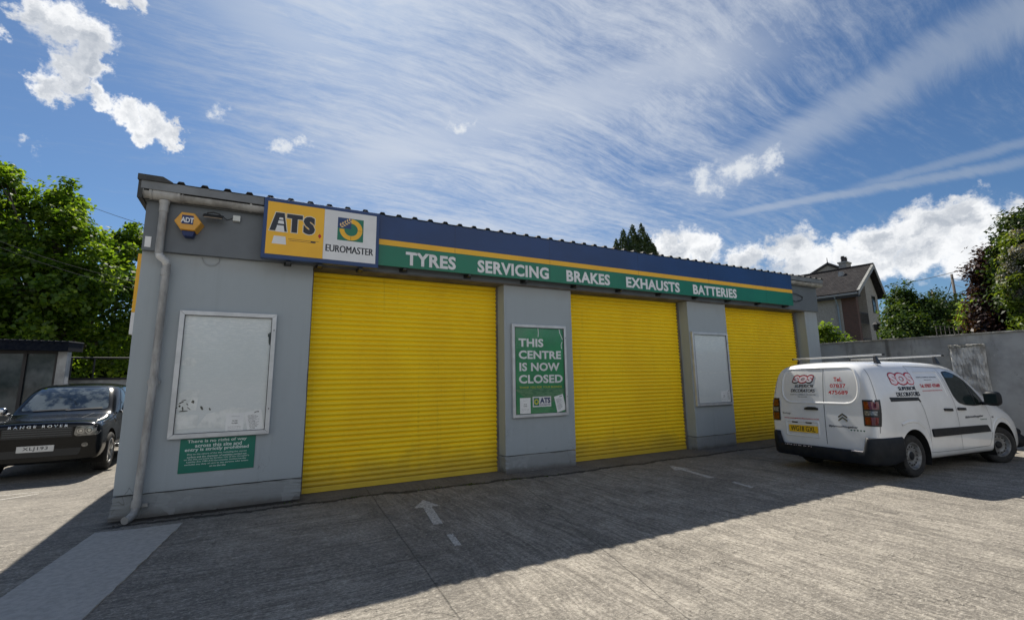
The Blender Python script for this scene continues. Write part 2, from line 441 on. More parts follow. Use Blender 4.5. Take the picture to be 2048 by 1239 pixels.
    for xc in (1.45, 3.05, 6.15, 7.75, 10.6, 12.2):
        q = T.m('ABSOLUTE', T.m('SUBTRACT', T.m('ADD', x, T.m('MULTIPLY', T.m('SUBTRACT', T.noise(P, .5, 3, .5), .5), .7)), xc))
        q = T.m('SUBTRACT', 1.0, T.step(q, .05, .26)); tx = q if tx is None else T.m('MAXIMUM', tx, q)
    tx = T.m('MULTIPLY', T.m('MULTIPLY', tx, T.step(T.noise(P, 2.4, 5, .7), .38, .62)), .30)
    col = T.mix(tx, col, (0.085, 0.08, 0.072))
    scr = T.noise(T.map(P, rot=(0, 0, R_(24)), scale=(1.2, 26, 1)), 1.1, 4, .6, .4)
    col = T.mix(T.m('MULTIPLY', T.m('MULTIPLY', T.step(scr, .66, .72), T.step(mid, .5, .62)), .5), col, (0.62, 0.57, 0.49))
    col = T.mix(oil, col, (0.07, 0.066, 0.06))
    crack = T.m('MAXIMUM', T.m('MAXIMUM', T.m('MULTIPLY', joint, 0.5), cr), cr2)
    col = T.mix(T.m('MULTIPLY', crack, 0.86), col, (0.035, 0.034, 0.030))
    T.put(b.inputs['Base Color'], col)
    hgt = T.m('ADD', T.m('MULTIPLY', fine, 0.55), T.m('MULTIPLY', rows, 0.9))
    hgt = T.m('ADD', hgt, T.m('MULTIPLY', grit, 0.25))
    hgt = T.m('SUBTRACT', hgt, T.m('MULTIPLY', crack, 1.3))
    bn = T.new('ShaderNodeBump'); bn.inputs['Strength'].default_value = 0.85; bn.inputs['Distance'].default_value = 0.016
    hgt = T.m('ADD', hgt, T.m('MULTIPLY', agg, .8)); T.put(bn.inputs['Height'], hgt); T.put(b.inputs['Normal'], bn.outputs[0])
    return m

def build_ground():
    xs = sorted(set([-600, -200, -60, -30, -15, -10, -8] + [round(-6+0.4*i, 2) for i in range(16)] + [0.5, 2, 5, 9, 14, 20, 40, 100, 300, 900]))
    ys = sorted(set([-600, -200, -60, -30, -15, -8, -4, -2, 0] + [round(0.4+0.4*i, 2) for i in range(14)] + [6, 8, 12, 20, 40, 100, 300, 900]))
    mb = MB(); n = len(xs)
    vs = [(x, y, gz(x, y)) for y in ys for x in xs]
    fs = [(j*n+i, j*n+i+1, (j+1)*n+i+1, (j+1)*n+i) for j in range(len(ys)-1) for i in range(n-1)]
    mb.add(vs, fs)
    tag(mb.build('ground', GROUND, smooth=True), kind='structure')

GROUND = ground_mat()
build_ground()

M_path = mat('smooth_concrete', (0.47, 0.445, 0.40), 0.88, c2=(0.36, 0.34, 0.305), nscale=22, bump=0.6, bscale=90, world=True, lo=.3, hi=.7)
rnd = random.Random(7)
def ragged(a, b, n, amp):
    out = []
    for i in range(n):
        t = i/n; out.append((a[0]+(b[0]-a[0])*t+rnd.uniform(-amp, amp), a[1]+(b[1]-a[1])*t+rnd.uniform(-amp, amp)*.5))
    return out
pl = [(-1.40, -0.47)] + ragged((-1.02, -0.53), (-0.60, -0.53), 6, .008) + ragged((-0.60, -0.53), (-1.52, -7.4), 110, .007) + ragged((-1.52, -7.4), (-2.12, -7.4), 3, .01) + ragged((-2.12, -7.4), (-1.40, -0.47), 60, .003)
mb = MB(); mb.prism([(x, y, -0.02) for x, y in pl], [(x, y, 0.012) for x, y in pl])
tag(mb.build('concrete_strip', M_path), kind='structure')

def paint_mat():
    m = bpy.data.materials.new('worn_road_paint'); m.use_nodes = True
    T = NT(m.node_tree); b = m.node_tree.nodes['Principled BSDF']
    P = T.new('ShaderNodeNewGeometry').outputs['Position']
    b.inputs['Base Color'].default_value = (0.62, 0.60, 0.55, 1); b.inputs['Roughness'].default_value = 0.8
    a = T.m('MULTIPLY', T.step(T.noise(P, 34, 6, 0.8), 0.36, 0.52), 0.9)
    T.put(b.inputs['Alpha'], a)
    return m
M_paint = paint_mat()
def decal(name, polys, z=0.006):
    mb = MB()
    for p in polys:
        mb.add([(x, y, z+gz(x, y)) for x, y in p], [tuple(range(len(p)))])
    return tag(mb.build(name, M_paint), kind='structure')
def arrow(tip, tail, hw=0.17, sw=0.055, hl=0.38):
    t = Vector(tip); d = (Vector(tail)-t); L = d.length; d.normalize(); s = Vector((-d.y, d.x))
    q = lambda a, b: tuple(t+d*a+s*b)
    return [q(0, 0), q(hl, hw), q(hl, sw), q(L, sw), q(L, -sw), q(hl, -sw), q(hl, -hw)]
decal('painted_arrow', [arrow((2.12, -0.97), (1.93, -2.10))])
decal('painted_dash', [[(1.88, -2.50), (1.95, -2.50), (1.90, -2.86), (1.83, -2.86)]])
decal('painted_arrow', [arrow((6.70, -0.97), (6.48, -2.06), .16, .05)])
decal('painted_dash', [[(6.46, -2.42), (6.53, -2.42), (6.45, -2.80), (6.38, -2.80)]])
decal('painted_bay_line', [[(-5.2, 3.12), (-2.83, 3.47), (-2.83, 3.52), (-5.2, 3.19)], [(-4.6, 1.42), (-2.90, 3.14), (-2.90, 3.22), (-4.6, 1.54)]])

# raised ground beyond the boundary wall
M_earth = mat('garden_earth', (0.06, 0.075, 0.035), 0.95, c2=(0.10, 0.085, 0.05), nscale=0.8, bump=0.5, world=True)
mb = MB(); xs = [14.25, 16, 20, 30, 45, 70, 120, 300, 900]; ys = [-60, -20, -8, 0, 8, 20, 45, 90, 300]
hz = lambda x, y: 0.25+0.045*(min(x, 80)-14) + 0.3*math.sin(x*.3+y*.21)*min(1, (x-14.2)/6)
mb.add([(x, y, hz(x, y)) for y in ys for x in xs], [(j*9+i, j*9+i+1, (j+1)*9+i+1, (j+1)*9+i) for j in range(8) for i in range(8)])
tag(mb.build('hillside', M_earth, smooth=True), kind='structure')

# ---------------------------------------------------------------- the workshop building
def render_mat(name, c, dark, bump=0.25):
    """painted render with rain streaks and scuffs"""
    m = bpy.data.materials.new(name); m.use_nodes = True
    T = NT(m.node_tree); b = m.node_tree.nodes['Principled BSDF']
    b.inputs['Roughness'].default_value = 0.62; b.inputs['Specular IOR Level'].default_value = 0.35
    P = T.new('ShaderNodeNewGeometry').outputs['Position']
    x, y, z = T.sep(P)
    streak = T.noise(T.map(P, scale=(11, 11, 0.55)), 1.0, 5, 0.6)
    blot = T.noise(P, 1.6, 6, 0.65)
    fine = T.noise(P, 24, 5, 0.7)
    col = T.mix(T.m('MULTIPLY', T.step(streak, 0.50, 0.80), 0.16), c, dark)
    col = T.mix(T.m('MULTIPLY', T.step(blot, 0.50, 0.72), 0.26), col, tuple(k*0.78 for k in c))
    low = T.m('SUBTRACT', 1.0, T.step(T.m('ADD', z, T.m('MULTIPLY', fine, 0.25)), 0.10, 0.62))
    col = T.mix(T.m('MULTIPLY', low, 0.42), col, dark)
    splash = T.m('SUBTRACT', 1.0, T.step(T.m('ADD', z, T.m('MULTIPLY', blot, 0.22)), 0.10, 0.22))
    col = T.mix(T.m('MULTIPLY', splash, 0.75), col, (0.085, 0.075, 0.066))
    hc = T.m('ABSOLUTE', T.m('SUBTRACT', T.noise(T.map(P, scale=(1, 1, .45)), 1.15, 5, .62, .4), .5))
    hc = T.m('MULTIPLY', T.m('MULTIPLY', T.m('SUBTRACT', 1.0, T.step(hc, .0010, .0034)), T.m('MULTIPLY', T.step(T.noise(P, 2.2, 3), .52, .62), T.m('SUBTRACT', 1.0, T.step(z, .5, .9)))), .5)
    col = T.mix(hc, col, (0.07, 0.07, 0.07))
    pt = T.m('MULTIPLY', T.m('MULTIPLY', T.step(T.noise(P, 3.1, 3, .5, .3), .60, .62), T.m('SUBTRACT', 1.0, T.step(z, .5, 1.0))), .35)
    col = T.mix(pt, col, tuple(k*1.12 for k in c))
    chip = T.m('MULTIPLY', T.step(T.noise(P, 13, 5, 0.7), 0.69, 0.72), T.m('SUBTRACT', 1.0, T.step(z, 0.2, 1.3)))
    col = T.mix(chip, col, (0.12, 0.11, 0.10))
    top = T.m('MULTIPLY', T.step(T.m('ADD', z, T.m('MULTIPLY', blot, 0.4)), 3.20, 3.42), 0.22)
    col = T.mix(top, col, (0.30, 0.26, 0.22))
    T.put(b.inputs['Base Color'], col)
    bn = T.new('ShaderNodeBump'); bn.inputs['Strength'].default_value = bump; bn.inputs['Distance'].default_value = 0.01
    T.put(bn.inputs['Height'], T.m('ADD', T.noise(P, 85, 4, 0.65), T.m('MULTIPLY', fine, 0.6))); T.put(b.inputs['Normal'], bn.outputs[0])
    return m
M_wall = render_mat('grey_painted_render', (0.36, 0.405, 0.435), (0.20, 0.22, 0.23))
M_plinth = render_mat('grey_painted_plinth', (0.30, 0.325, 0.34), (0.15, 0.16, 0.165), 0.5)
M_fascia = mat('dark_grey_fascia', (0.135, 0.155, 0.175), 0.45, c2=(0.115, 0.13, 0.148), nscale=1.5, bump=0.05, world=True)
M_flash = mat('grey_roof_flashing', (0.20, 0.215, 0.23), 0.45, c2=(0.15, 0.16, 0.17), nscale=3, world=True)
M_roof = mat('dark_roof_sheet', (0.035, 0.037, 0.04), 0.7, c2=(0.06, 0.062, 0.06), nscale=5, world=True)
M_upvc = mat('grimy_grey_gutter', (0.42, 0.42, 0.41), 0.45, c2=(0.24, 0.235, 0.225), nscale=7, stretch=(1, 1, .35), world=True, bump=0.08)
M_upvc2 = mat('pale_pipe_elbow', (0.66, 0.67, 0.67), 0.4, c2=(0.50, 0.50, 0.49), nscale=9, world=True)
M_soffit = mat('stained_lintel', (0.155, 0.14, 0.125), 0.8, c2=(0.095, 0.085, 0.075), nscale=3, world=True)
M_black = flat('black_plastic', (0.018, 0.019, 0.021), 0.4)

def shutter_mat():
    m = bpy.data.materials.new('yellow_shutter_paint'); m.use_nodes = True
    T = NT(m.node_tree); b = m.node_tree.nodes['Principled BSDF']
    b.inputs['Roughness'].default_value = 0.42; b.inputs['Specular IOR Level'].default_value = 0.4
    P = T.new('ShaderNodeNewGeometry').outputs['Position']; x, y, z = T.sep(P)
    col = T.mix(T.step(T.noise(T.map(P, scale=(1, 1, .5)), 1.2, 5, 0.6), 0.35, 0.7), (1.0, 0.72, 0.018), (0.94, 0.65, 0.018))
    col = T.mix(T.m('MULTIPLY', T.step(T.noise(P, 19, 5, 0.75), 0.60, 0.74), 0.35), col, (0.36, 0.23, 0.02))
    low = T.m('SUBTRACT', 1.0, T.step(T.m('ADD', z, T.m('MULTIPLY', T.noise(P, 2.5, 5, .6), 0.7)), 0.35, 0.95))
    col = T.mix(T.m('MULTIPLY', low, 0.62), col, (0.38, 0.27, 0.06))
    col = T.mix(T.m('MULTIPLY', T.step(T.noise(T.map(P, scale=(9, 9, .6)), 1.0, 5, 0.6), 0.60, 0.76), 0.28), col, (0.38, 0.27, 0.04))
    T.put(b.inputs['Base Color'], col)
    return m
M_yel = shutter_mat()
M_guide = mat('shutter_guide_grey', (0.19, 0.17, 0.145), 0.6, c2=(0.12, 0.11, 0.10), nscale=6, world=True)

BLD = empty('workshop_building', (6.15, 0, 0), 0, 'long low grey rendered tyre workshop with three yellow roller doors and a corrugated roof', 'workshop')
def bpart(mb, name, m, parent=None, **k):
    """mesh given in world coordinates, hung under a thing's empty"""
    p = parent or BLD
    base = Vector(p.location) if p.type == 'EMPTY' else Vector((0, 0, 0))
    if p is not BLD and p.type == 'MESH': base = Vector(BLD.location)*0
    if p.type == 'EMPTY': mb.v = [(x-base.x, y-base.y, z-base.z) for x, y, z in mb.v]
    return mb.build(name, m, p, **k)
def rough_block(x0, x1, y0, y1, z0, z1, seed, amp=0.006, n=14, flare=0.0):
    """a rendered block whose lower edges and corners are slightly uneven"""
    r = random.Random(seed); mb = MB()
    bm = bmesh.new(); bmesh.ops.create_cube(bm, size=1)
    for v in bm.verts:
        v.co = Vector((x0 if v.co.x < 0 else x1, y0 if v.co.y < 0 else y1, z0 if v.co.z < 0 else z1))
    bmesh.ops.subdivide_edges(bm, edges=bm.edges[:], cuts=n, use_grid_fill=True)
    for v in bm.verts:
        ed = sum([abs(v.co.x-x0) < 1e-4 or abs(v.co.x-x1) < 1e-4, abs(v.co.y-y0) < 1e-4, abs(v.co.z-z0) < 1e-4 or abs(v.co.z-z1) < 1e-4])
        a = amp*(1.0 if ed >= 2 else 0.15)
        t = 1-(v.co.z-z0)/(z1-z0)
        v.co += Vector((r.uniform(-a, a), r.uniform(-a, a), r.uniform(-a, a)))
        if flare and v.co.x < x0+0.02: v.co.x -= flare*t
    vs = [tuple(v.co) for v in bm.verts]; fs = [tuple(v.index for v in f.verts) for f in bm.faces]
    bm.free(); return mb.add(vs, fs)
DEP = 9.0
PIL = [(-1.37, 0.684), (3.886, 5.354), (8.573, 9.864), (13.115, 13.677)]
for i, (a, b) in enumerate(PIL):
    z0 = 0.285
    bpart(rough_block(a, b, 0.0, 0.42, z0, 3.29, 11+i, 0.003), 'pillar', M_wall, bevel=0.004)
    bpart(rough_block(a+.004, b-.004, 0.012, 0.42, -0.05, z0-.012, 31+i, 0.008, flare=0.035 if i == 0 else 0), 'plinth', M_plinth)
mb = MB()
mb.box(-1.37, -1.15, 0.423, DEP, -.3, 3.6); mb.box(13.457, 13.677, 0.423, DEP, -.05, 3.6); mb.box(-1.15, 13.457, DEP-.22, DEP, -.3, 3.6)
bpart(mb, 'wall', M_wall)
# band over the doors and pillars
mb = MB(); mb.box(-1.372, 13.69, -0.06, 0.40, 3.29, 3.95)
bpart(mb, 'fascia_band', M_fascia, bevel=0.004)
mb = MB(); mb.box(0.70, 13.1, -0.058, 0.42, 3.268, 3.289); bpart(mb, 'lintel', M_soffit)
mb = MB(); mb.box(-1.42, -.03, -0.228, -0.205, 4.055, 4.165); mb.box(12.305, 13.76, -0.228, -0.205, 4.055, 4.165); mb.box(-1.42, 13.76, -.06, 0.1, 3.955, 3.975)
bpart(mb, 'eaves_board', M_flash)
mb = MB(); mb.box(-1.45, -1.40, -0.225, DEP, 3.93, 4.19); bpart(mb, 'verge_board', M_roof)
# corrugated roof: trapezoid ribs every 263 mm
SL = 0.045
def roof():
    mb = MB(); x = -1.43; prof = []; bump = -1.004; ribs = []
    k = 0
    prof.append((-1.45, 0))
    while bump+k*0.2628 < 13.75:
        c = bump+k*0.2628; prof += [(c-.05, 0), (c-.028, .036), (c+.028, .036), (c+.05, 0)]; k += 1
    prof.append((13.80, 0))
    y0, y1 = -0.235, DEP+.1
    top = lambda y: 4.172+SL*(y+.235)
    for j, y in enumerate((y0, y1)):
        for s in (0, 1):
            mb.v += [(x, y, top(y)+h-(.012 if s else 0)) for x, h in prof]
    n = len(prof); mb.f = []; mb.mi = []
    for i in range(n-1):
        mb.f += [(i, i+1, 2*n+i+1, 2*n+i), (n+i, 3*n+i, 3*n+i+1, n+i+1), (i, n+i, n+i+1, i+1), (2*n+i, 2*n+i+1, 3*n+i+1, 3*n+i)]
    mb.mi = [0]*len(mb.f)
    # solid profile fillers under the ribs at the eaves
    for i in range(k):
        c = bump+i*0.2628
        mb.prism([(c-.045, -.19, 4.162), (c-.026, -.19, 4.200), (c+.026, -.19, 4.200), (c+.045, -.19, 4.162)], [(c-.045, -.10, 4.162), (c-.026, -.10, 4.200), (c+.026, -.10, 4.200), (c+.045, -.10, 4.162)])
    return mb
bpart(roof(), 'roof', M_roof)
mb = MB(); mb.prism([(-1.46, -.25, 4.16), (-1.46, -.25, 4.235), (-1.20, -.25, 4.235), (-1.09, -.25, 4.175), (-1.09, -.25, 4.165)], [(-1.46, DEP, 4.58), (-1.46, DEP, 4.66), (-1.20, DEP, 4.66), (-1.09, DEP, 4.60), (-1.09, DEP, 4.58)])
bpart(mb, 'verge_flashing', M_roof)

def shutter(x0, x1):
    mb = MB(); PIT = 0.0762; seg = 8; z = 0.085; zt = 3.55
    prof = []
    n = int((zt-z)/PIT)
    rj = random.Random(int(x0*100)); jit = []
    for k in range(n):
        jz, jy = rj.uniform(-.0016, .0016), rj.uniform(-.0022, .0022)
        for s in range(seg):
            t = s/seg; jit.append(jy)
            prof.append((z+k*PIT+t*PIT+jz*(0 < s < seg-1), jy*(t < .84)+ -0.024*abs(math.sin(math.pi*min(1, t/0.84)))**0.75 if t < .84 else 0.009))
    prof.append((z+n*PIT, 0))
    y = 0.30
    xs = [x0+(x1-x0)*i/3 for i in range(4)]
    m = len(prof); vs = []
    for i, xx in enumerate(xs):
        for (zz, dy) in prof: vs.append((xx, y+dy, zz))
    fs = [(i*m+j, (i+1)*m+j, (i+1)*m+j+1, i*m+j+1) for i in range(3) for j in range(m-1)]
    mb.add(vs, fs); mb.box(x0, x1, y+.01, y+.03, .08, zt)
    o = bpart(mb, 'roller_door', M_yel, autos=50)
    b = MB(); b.box(x0-BLD.location.x+.004, x1-BLD.location.x-.004, y-.028, y+.03, 0.004, .082); b.build('bottom_rail', M_yel, o, bevel=.006)
    for (a, c) in ((x0-.03, x0+.02), (x1-.035, x1+.03)):
        g = MB(); g.box(a-BLD.location.x, c-BLD.location.x, .262 if a < x0 else .255, .34, 0.0, 3.285); g.build('guide_rail', M_guide, o, bevel=.004)
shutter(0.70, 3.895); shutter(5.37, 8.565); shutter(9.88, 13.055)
# reveals behind the guides
mb = MB()
for (a, b) in [(3.90, 3.93), (8.57, 8.6), (13.06, 13.12)]: mb.mark(); mb.box(a, b, .345, .42, 0, 3.285)
bpart(mb, 'reveal', M_guide, split=True)

# gutter, running the whole front
mb = MB(); gy, gzc, gr = -0.137, 4.035, 0.076
pr = [(gr*math.cos(t), gr*math.sin(t)) for t in [math.pi+math.pi*i/12 for i in range(13)]]
pr2 = [(a*.93, b*.93) for a, b in pr][::-1]; lo = pr+pr2
mb.prism([(-1.41, gy+a, gzc+b) for a, b in lo], [(13.78, gy+a, gzc+b) for a, b in lo])
G_ = bpart(mb, 'gutter', M_upvc, autos=50)
mb = MB(); dx = -BLD.location.x
def cuff(x, w, r): mb.mark(); mb.tube([(x+dx, gy, gzc-.002), (x+w+dx, gy, gzc-.002)], r, 20)
[cuff(*a) for a in ((-1.415, .025, .083), (-1.335, .03, .083), (-1.035, .03, .083), (-.985, .012, .081))]
mb.mark(); mb.tube([(-1.30+dx, gy, gzc-.004), (-1.03+dx, gy, gzc-.004)], .079, 20)
for i in range(13): cuff(-0.2+i*1.12, .025, .080)
mb.build('gutter_bracket', M_upvc, G_, autos=40, split=True)
# downpipe
mb = MB(); px_ = -1.175
mb.tube([(px_+dx, -.13, 3.95), (px_+dx, -.13, 3.90)], [.062, .056], 20); mb.tube([(px_+dx, -.13, 3.90), (px_+dx, -.13, 3.80)], .052, 20)
mb.tube([(px_+dx, -.13, 3.80), (px_+dx, -.125, 3.33), (px_+dx, -.12, 3.24)], .045, 20)
mb.tube([(px_+dx, -.125, 3.37), (px_+dx, -.122, 3.26)], .046, 20)
bpart_o = mb.build('downpipe', M_upvc, BLD, autos=45)
mb = MB(); mb.tube([(px_+dx, -.12, 3.26), (px_+.01+dx, -.115, 3.215), (px_+.075+dx, -.095, 3.155), (px_+.09+dx, -.09, 3.10)], .045, 16)
mb.build('pipe_elbow', M_upvc2, bpart_o, smooth=True)
mb = MB(); mb.tube([(px_+.09+dx, -.09, 3.12), (px_+.085+dx, -.085, 1.6), (px_+.055+dx, -.085, 0.20)], .045, 20)
for z in (3.06, 1.66): mb.tube([(px_+.086+dx, -.087, z), (px_+.086+dx, -.087, z-.09)], .052, 20)
mb.box(px_+.02+dx, px_+.15+dx, -.06, -.0, 1.60, 1.635)
mb.build('downpipe', M_upvc, BLD, autos=45)
mb = MB(); a = px_+.055+dx
mb.tube([(a, -.085, .23), (a-.005, -.088, .15)], .052, 16); mb.box(a-.07, a+.1, -.04, 0, .135, .175)
mb.tube([(a, -.088, .17), (a-.01, -.12, .09), (a-.04, -.20, .055), (a-.07, -.26, .05)], .042, 16)
mb.build('pipe_shoe', M_upvc, BLD, autos=45)
M_dirt = mat('wet_dirt', (0.025, 0.022, 0.018), 0.9, c2=(0.055, 0.047, 0.038), nscale=12, bump=1.0, world=True)
# dirt, moss and loose chips along the wall foot
r = random.Random(5); mb = MB()
for i in range(520):
    x = r.uniform(-1.35, 9.8); k = r.random()
    if 0.75 < x < 3.8 or 5.45 < x < 8.5: y = -.36-.12*r.random()*(1 if x > 2 else .5); 
    else: y = -r.random()**2*.30-.01
    s = r.uniform(.003, .011)*(1.3 if x < .7 else .8)
    c = Vector((x, y, s*.35)); a = r.uniform(0, 6.28)
    vs = [c+Vector((math.cos(a+q*2.1)*s*r.uniform(.7, 1.4), math.sin(a+q*2.1)*s*r.uniform(.5, 1.0), -s*.4)) for q in range(3)]+[c+Vector((0, 0, s*r.uniform(.3, .8)))]
    mb.add(vs, [(0, 1, 3), (1, 2, 3), (2, 0, 3)])
tag(mb.build('loose_grit', M_dirt), 'dark grit and loose chips gathered along the foot of the grey wall', 'grit', kind='stuff')
M_weed = leaf_mat('weed_leaf', [(0.05, 0.09, 0.02), (0.09, 0.14, 0.03), (0.12, 0.13, 0.04)])
mb = MB()
for (cx, cy, n) in [(3.05, -.44, 40), (3.75, -.5, 34), (2.5, -.38, 22), (4.3, -.56, 16), (0.5, -.2, 14), (1.35, -.33, 22)]:
    for i in range(n):
        x = cx+r.gauss(0, .10); y = cy+r.gauss(0, .015); a = r.uniform(0, 6.28); l = r.uniform(.015, .045)
        d = Vector((math.cos(a), math.sin(a), r.uniform(.3, 1.2))).normalized()*l; w = Vector((-math.sin(a), math.cos(a), 0))*l*.22
        p = Vector((x, y, 0)); mb.add([p-w*.4, p+d*.5-w, p+d, p+d*.5+w], [(0, 1, 2, 3)])
tag(mb.build('crack_weeds', M_weed), 'small green weeds growing in the crack in front of the left yellow door', 'weeds', kind='stuff')

# ---------------------------------------------------------------- signs on the building
M_navy = mat('navy_sign_face', (0.008, 0.048, 0.175), 0.32, c2=(0.007, 0.040, 0.145), nscale=1.2, world=True)
M_green = mat('green_sign_face', (0.0, 0.185, 0.105), 0.30, c2=(0.0, 0.150, 0.088), nscale=0.8, world=True)
M_gold = mat('gold_sign_face', (0.92, 0.50, 0.018), 0.33, c2=(0.86, 0.45, 0.016), nscale=1.5, world=True)
M_white = mat('white_sign_face', (0.80, 0.81, 0.82), 0.35, c2=(0.72, 0.73, 0.74), nscale=2, world=True)
M_ink = flat('dark_sign_ink', (0.012, 0.016, 0.03), 0.35)
M_red = flat('red_sign_ink', (0.52, 0.012, 0.02), 0.4)
M_cream = flat('pale_gold_ink', (0.90, 0.62, 0.25), 0.4)

t = empty('fascia_sign', (6.9, -.2, 3.35), 0, 'long blue, gold and green sign board reading TYRES SERVICING BRAKES EXHAUSTS BATTERIES above the doors', 'sign')
FX0, FX1 = 1.585, 12.30
mb = MB(); mb.box(FX0, FX1, -.215, -.19, 3.355, 4.172); bpart(mb, 'board', M_green, t, bevel=.003)
mb = MB(); mb.box(FX0-.001, FX1+.001, -.219, -.2155, 3.775, 4.168); bpart(mb, 'blue_band', M_navy, t)
mb = MB(); mb.box(FX0-.001, FX1+.001, -.219, -.2155, 3.685, 3.773); bpart(mb, 'gold_stripe', M_gold, t)
for w, a, b in [('TYRES', 2.015, 2.87), ('SERVICING', 3.268, 4.72), ('BRAKES', 5.118, 6.178), ('EXHAUSTS', 6.60, 8.14), ('BATTERIES', 8.56, 10.05)]:
    mb = MB(); text_to(mb, w, on_y(-.2195), a, b, 3.394, 3.618, bold=.038, space=1.06); bpart(mb, 'lettering', M_white, t)
mb = MB()
for x in (2.85, 4.75, 6.95, 9.1, 11.2): mb.mark(); mb.box(x, x+.004, -.2162, -.2152, 3.356, 3.684); mb.box(x, x+.004, -.2198, -.219, 3.69, 4.165)
bpart(mb, 'panel_joint', M_ink, t, split=True)
mb = MB()
for i in range(10):
    x = FX0+.4+i*1.12; mb.mark(); mb.box(x, x+.05, -.21, -.06, 3.318, 3.350); mb.box(x-.03, x+.1, -.075, -.061, 3.30, 3.36)
bpart(mb, 'bracket', M_black, t, split=True)

t = empty('box_sign', (.77, -.25, 3.3), 0, 'blue framed box sign, half yellow and half white with a green wheel emblem', 'sign')
mb = MB(); mb.box(-.024, 1.572, -.295, -.1955, 3.283, 4.155); bpart(mb, 'box', M_navy, t, bevel=.006)
mb = MB(); mb.box(.024, .768, -.2985, -.2955, 3.345, 4.100); bpart(mb, 'yellow_panel', M_gold, t)
mb = MB(); mb.box(.770, 1.522, -.2985, -.2955, 3.345, 4.100); bpart(mb, 'white_panel', M_white, t)
yl = -.2995
M_pearl = flat('letter_edge_white', (0.75, 0.72, 0.6), 0.4)
mb = MB()
A_ = [(.060, 3.682), (.130, 3.950), (.238, 3.950), (.282, 3.682), (.216, 3.682), (.208, 3.730), (.144, 3.730), (.132, 3.682)]
T_ = [(.272, 3.948), (.478, 3.948), (.478, 3.886), (.412, 3.886), (.412, 3.682), (.338, 3.682), (.338, 3.886), (.272, 3.886)]
def grow(poly, d):
    c = (sum(p[0] for p in poly)/len(poly), sum(p[1] for p in poly)/len(poly)); out = []
    n = len(poly); ar = sum(poly[i][0]*poly[(i+1) % n][1]-poly[(i+1) % n][0]*poly[i][1] for i in range(n)); s = 1 if ar > 0 else -1
    for i in range(n):
        a, b, e = Vector(poly[i-1]), Vector(poly[i]), Vector(poly[(i+1) % n])
        n1 = Vector(((b-a).y, -(b-a).x)).normalized(); n2 = Vector(((e-b).y, -(e-b).x)).normalized()
        m_ = (n1+n2); m_ = m_/max(.35, m_.length_squared)*2*d*s; out.append((b.x+m_.x, b.y+m_.y))
    return out
def fan(mb, poly, y):
    bm = bmesh.new(); vs = [bm.verts.new((x, y, z)) for x, z in poly]; f = bm.faces.new(vs); f.normal_update()
    bmesh.ops.triangulate(bm, faces=[f]); bm.verts.index_update()
    mb.add([tuple(v.co) for v in bm.verts], [tuple(v.index for v in f.verts) for f in bm.faces]); bm.free()
fan(mb, grow(A_, .010), yl); fan(mb, grow(T_, .010), yl-.0003)
text_to(mb, 'S', on_y(yl-.0006), .480, .658, 3.668, 3.958, bold=.085)
bpart(mb, 'letter_edge', M_pearl, t)
mb = MB()
fan(mb, A_, yl-.0012); fan(mb, T_, yl-.0012)
text_to(mb, 'S', on_y(yl-.0012), .490, .648, 3.680, 3.947, bold=.07)
bpart(mb, 'lettering', M_ink, t)
mb = MB(); fan(mb, [(.178, 3.880), (.222, 3.880), (.228, 3.850), (.172, 3.850)], yl-.0018); fan(mb, [(.168, 3.835), (.232, 3.835), (.240, 3.790), (.160, 3.790)], yl-.0018)
fan(mb, [(.152, 3.765), (.236, 3.765), (.252, 3.670), (.138, 3.670)], yl-.0018); fan(mb, [(.122, 3.610), (.268, 3.610), (.282, 3.495), (.100, 3.495)], yl-.0018)
bpart(mb, 'road_dashes', M_white, t)
mb = MB(); fan(mb, [(.690, 3.675), (.715, 3.712), (.742, 3.675), (.715, 3.638)], yl); bpart(mb, 'red_diamond', M_red, t)
mb = MB(); mb.box(.305, .66, yl, -.2986, 3.583, 3.588); mb.box(.32, .66, yl, -.2986, 3.560, 3.565); mb.box(.60, .665, yl-.0002, -.2986, 3.566, 3.582); mb.box(.655, .71, yl, -.2986, 3.585, 3.589); bpart(mb, 'thin_rule', M_ink, t)
# wheat-and-wheel emblem
mb = MB(); mb.box(.957, 1.330, yl, -.2986, 3.655, 4.005); bpart(mb, 'emblem_square', M_green, t)
ec = (1.150, 3.832)
def ring(mb, c, r0, r1, a0, a1, y, n=40):
    for i in range(n):
        t0 = a0+(a1-a0)*i/n; t1 = a0+(a1-a0)*(i+1)/n
        q = lambda r_, t_: (c[0]+r_*math.cos(t_), y, c[1]+r_*math.sin(t_))
        mb.add([q(r0, t0), q(r1, t0), q(r1, t1), q(r0, t1)], [(0, 1, 2, 3)])
mb = MB(); ring(mb, ec, .098, .165, R_(-180), R_(90), yl-.0006)
wheat = MB()
bpart(mb, 'emblem_ring', M_gold, t)
mb = MB(); mb.box(.957, 1.150, yl-.0012, yl-.0003, 3.842, 4.005); bpart(mb, 'emblem_corner', M_navy, t)
mb = MB(); mb.mark(); mb.box(1.148, 1.152, yl-.0014, yl-.0007, 3.655, 3.735); mb.mark(); mb.box(1.25, 1.33, yl-.0014, yl-.0007, 3.826, 3.830); bpart(mb, 'emblem_line', M_ink, t, split=True)
for i in range(5):
    u = i/4; cx, cz = .995+u*.125, 3.870+u*.095
    for sgn in (-1, 1):
        ang = math.atan2(.095, .125)+sgn*R_(48); L = .052
        dx_, dz_ = math.cos(ang), math.sin(ang)
        wheat.add([(cx, yl-.0016, cz), (cx+dx_*L*.5-dz_*.012, yl-.0016, cz+dz_*L*.5+dx_*.012), (cx+dx_*L, yl-.0016, cz+dz_*L), (cx+dx_*L*.5+dz_*.012, yl-.0016, cz+dz_*L*.5-dx_*.012)], [(0, 1, 2, 3)])
bpart(wheat, 'wheat_ear', M_cream, t)
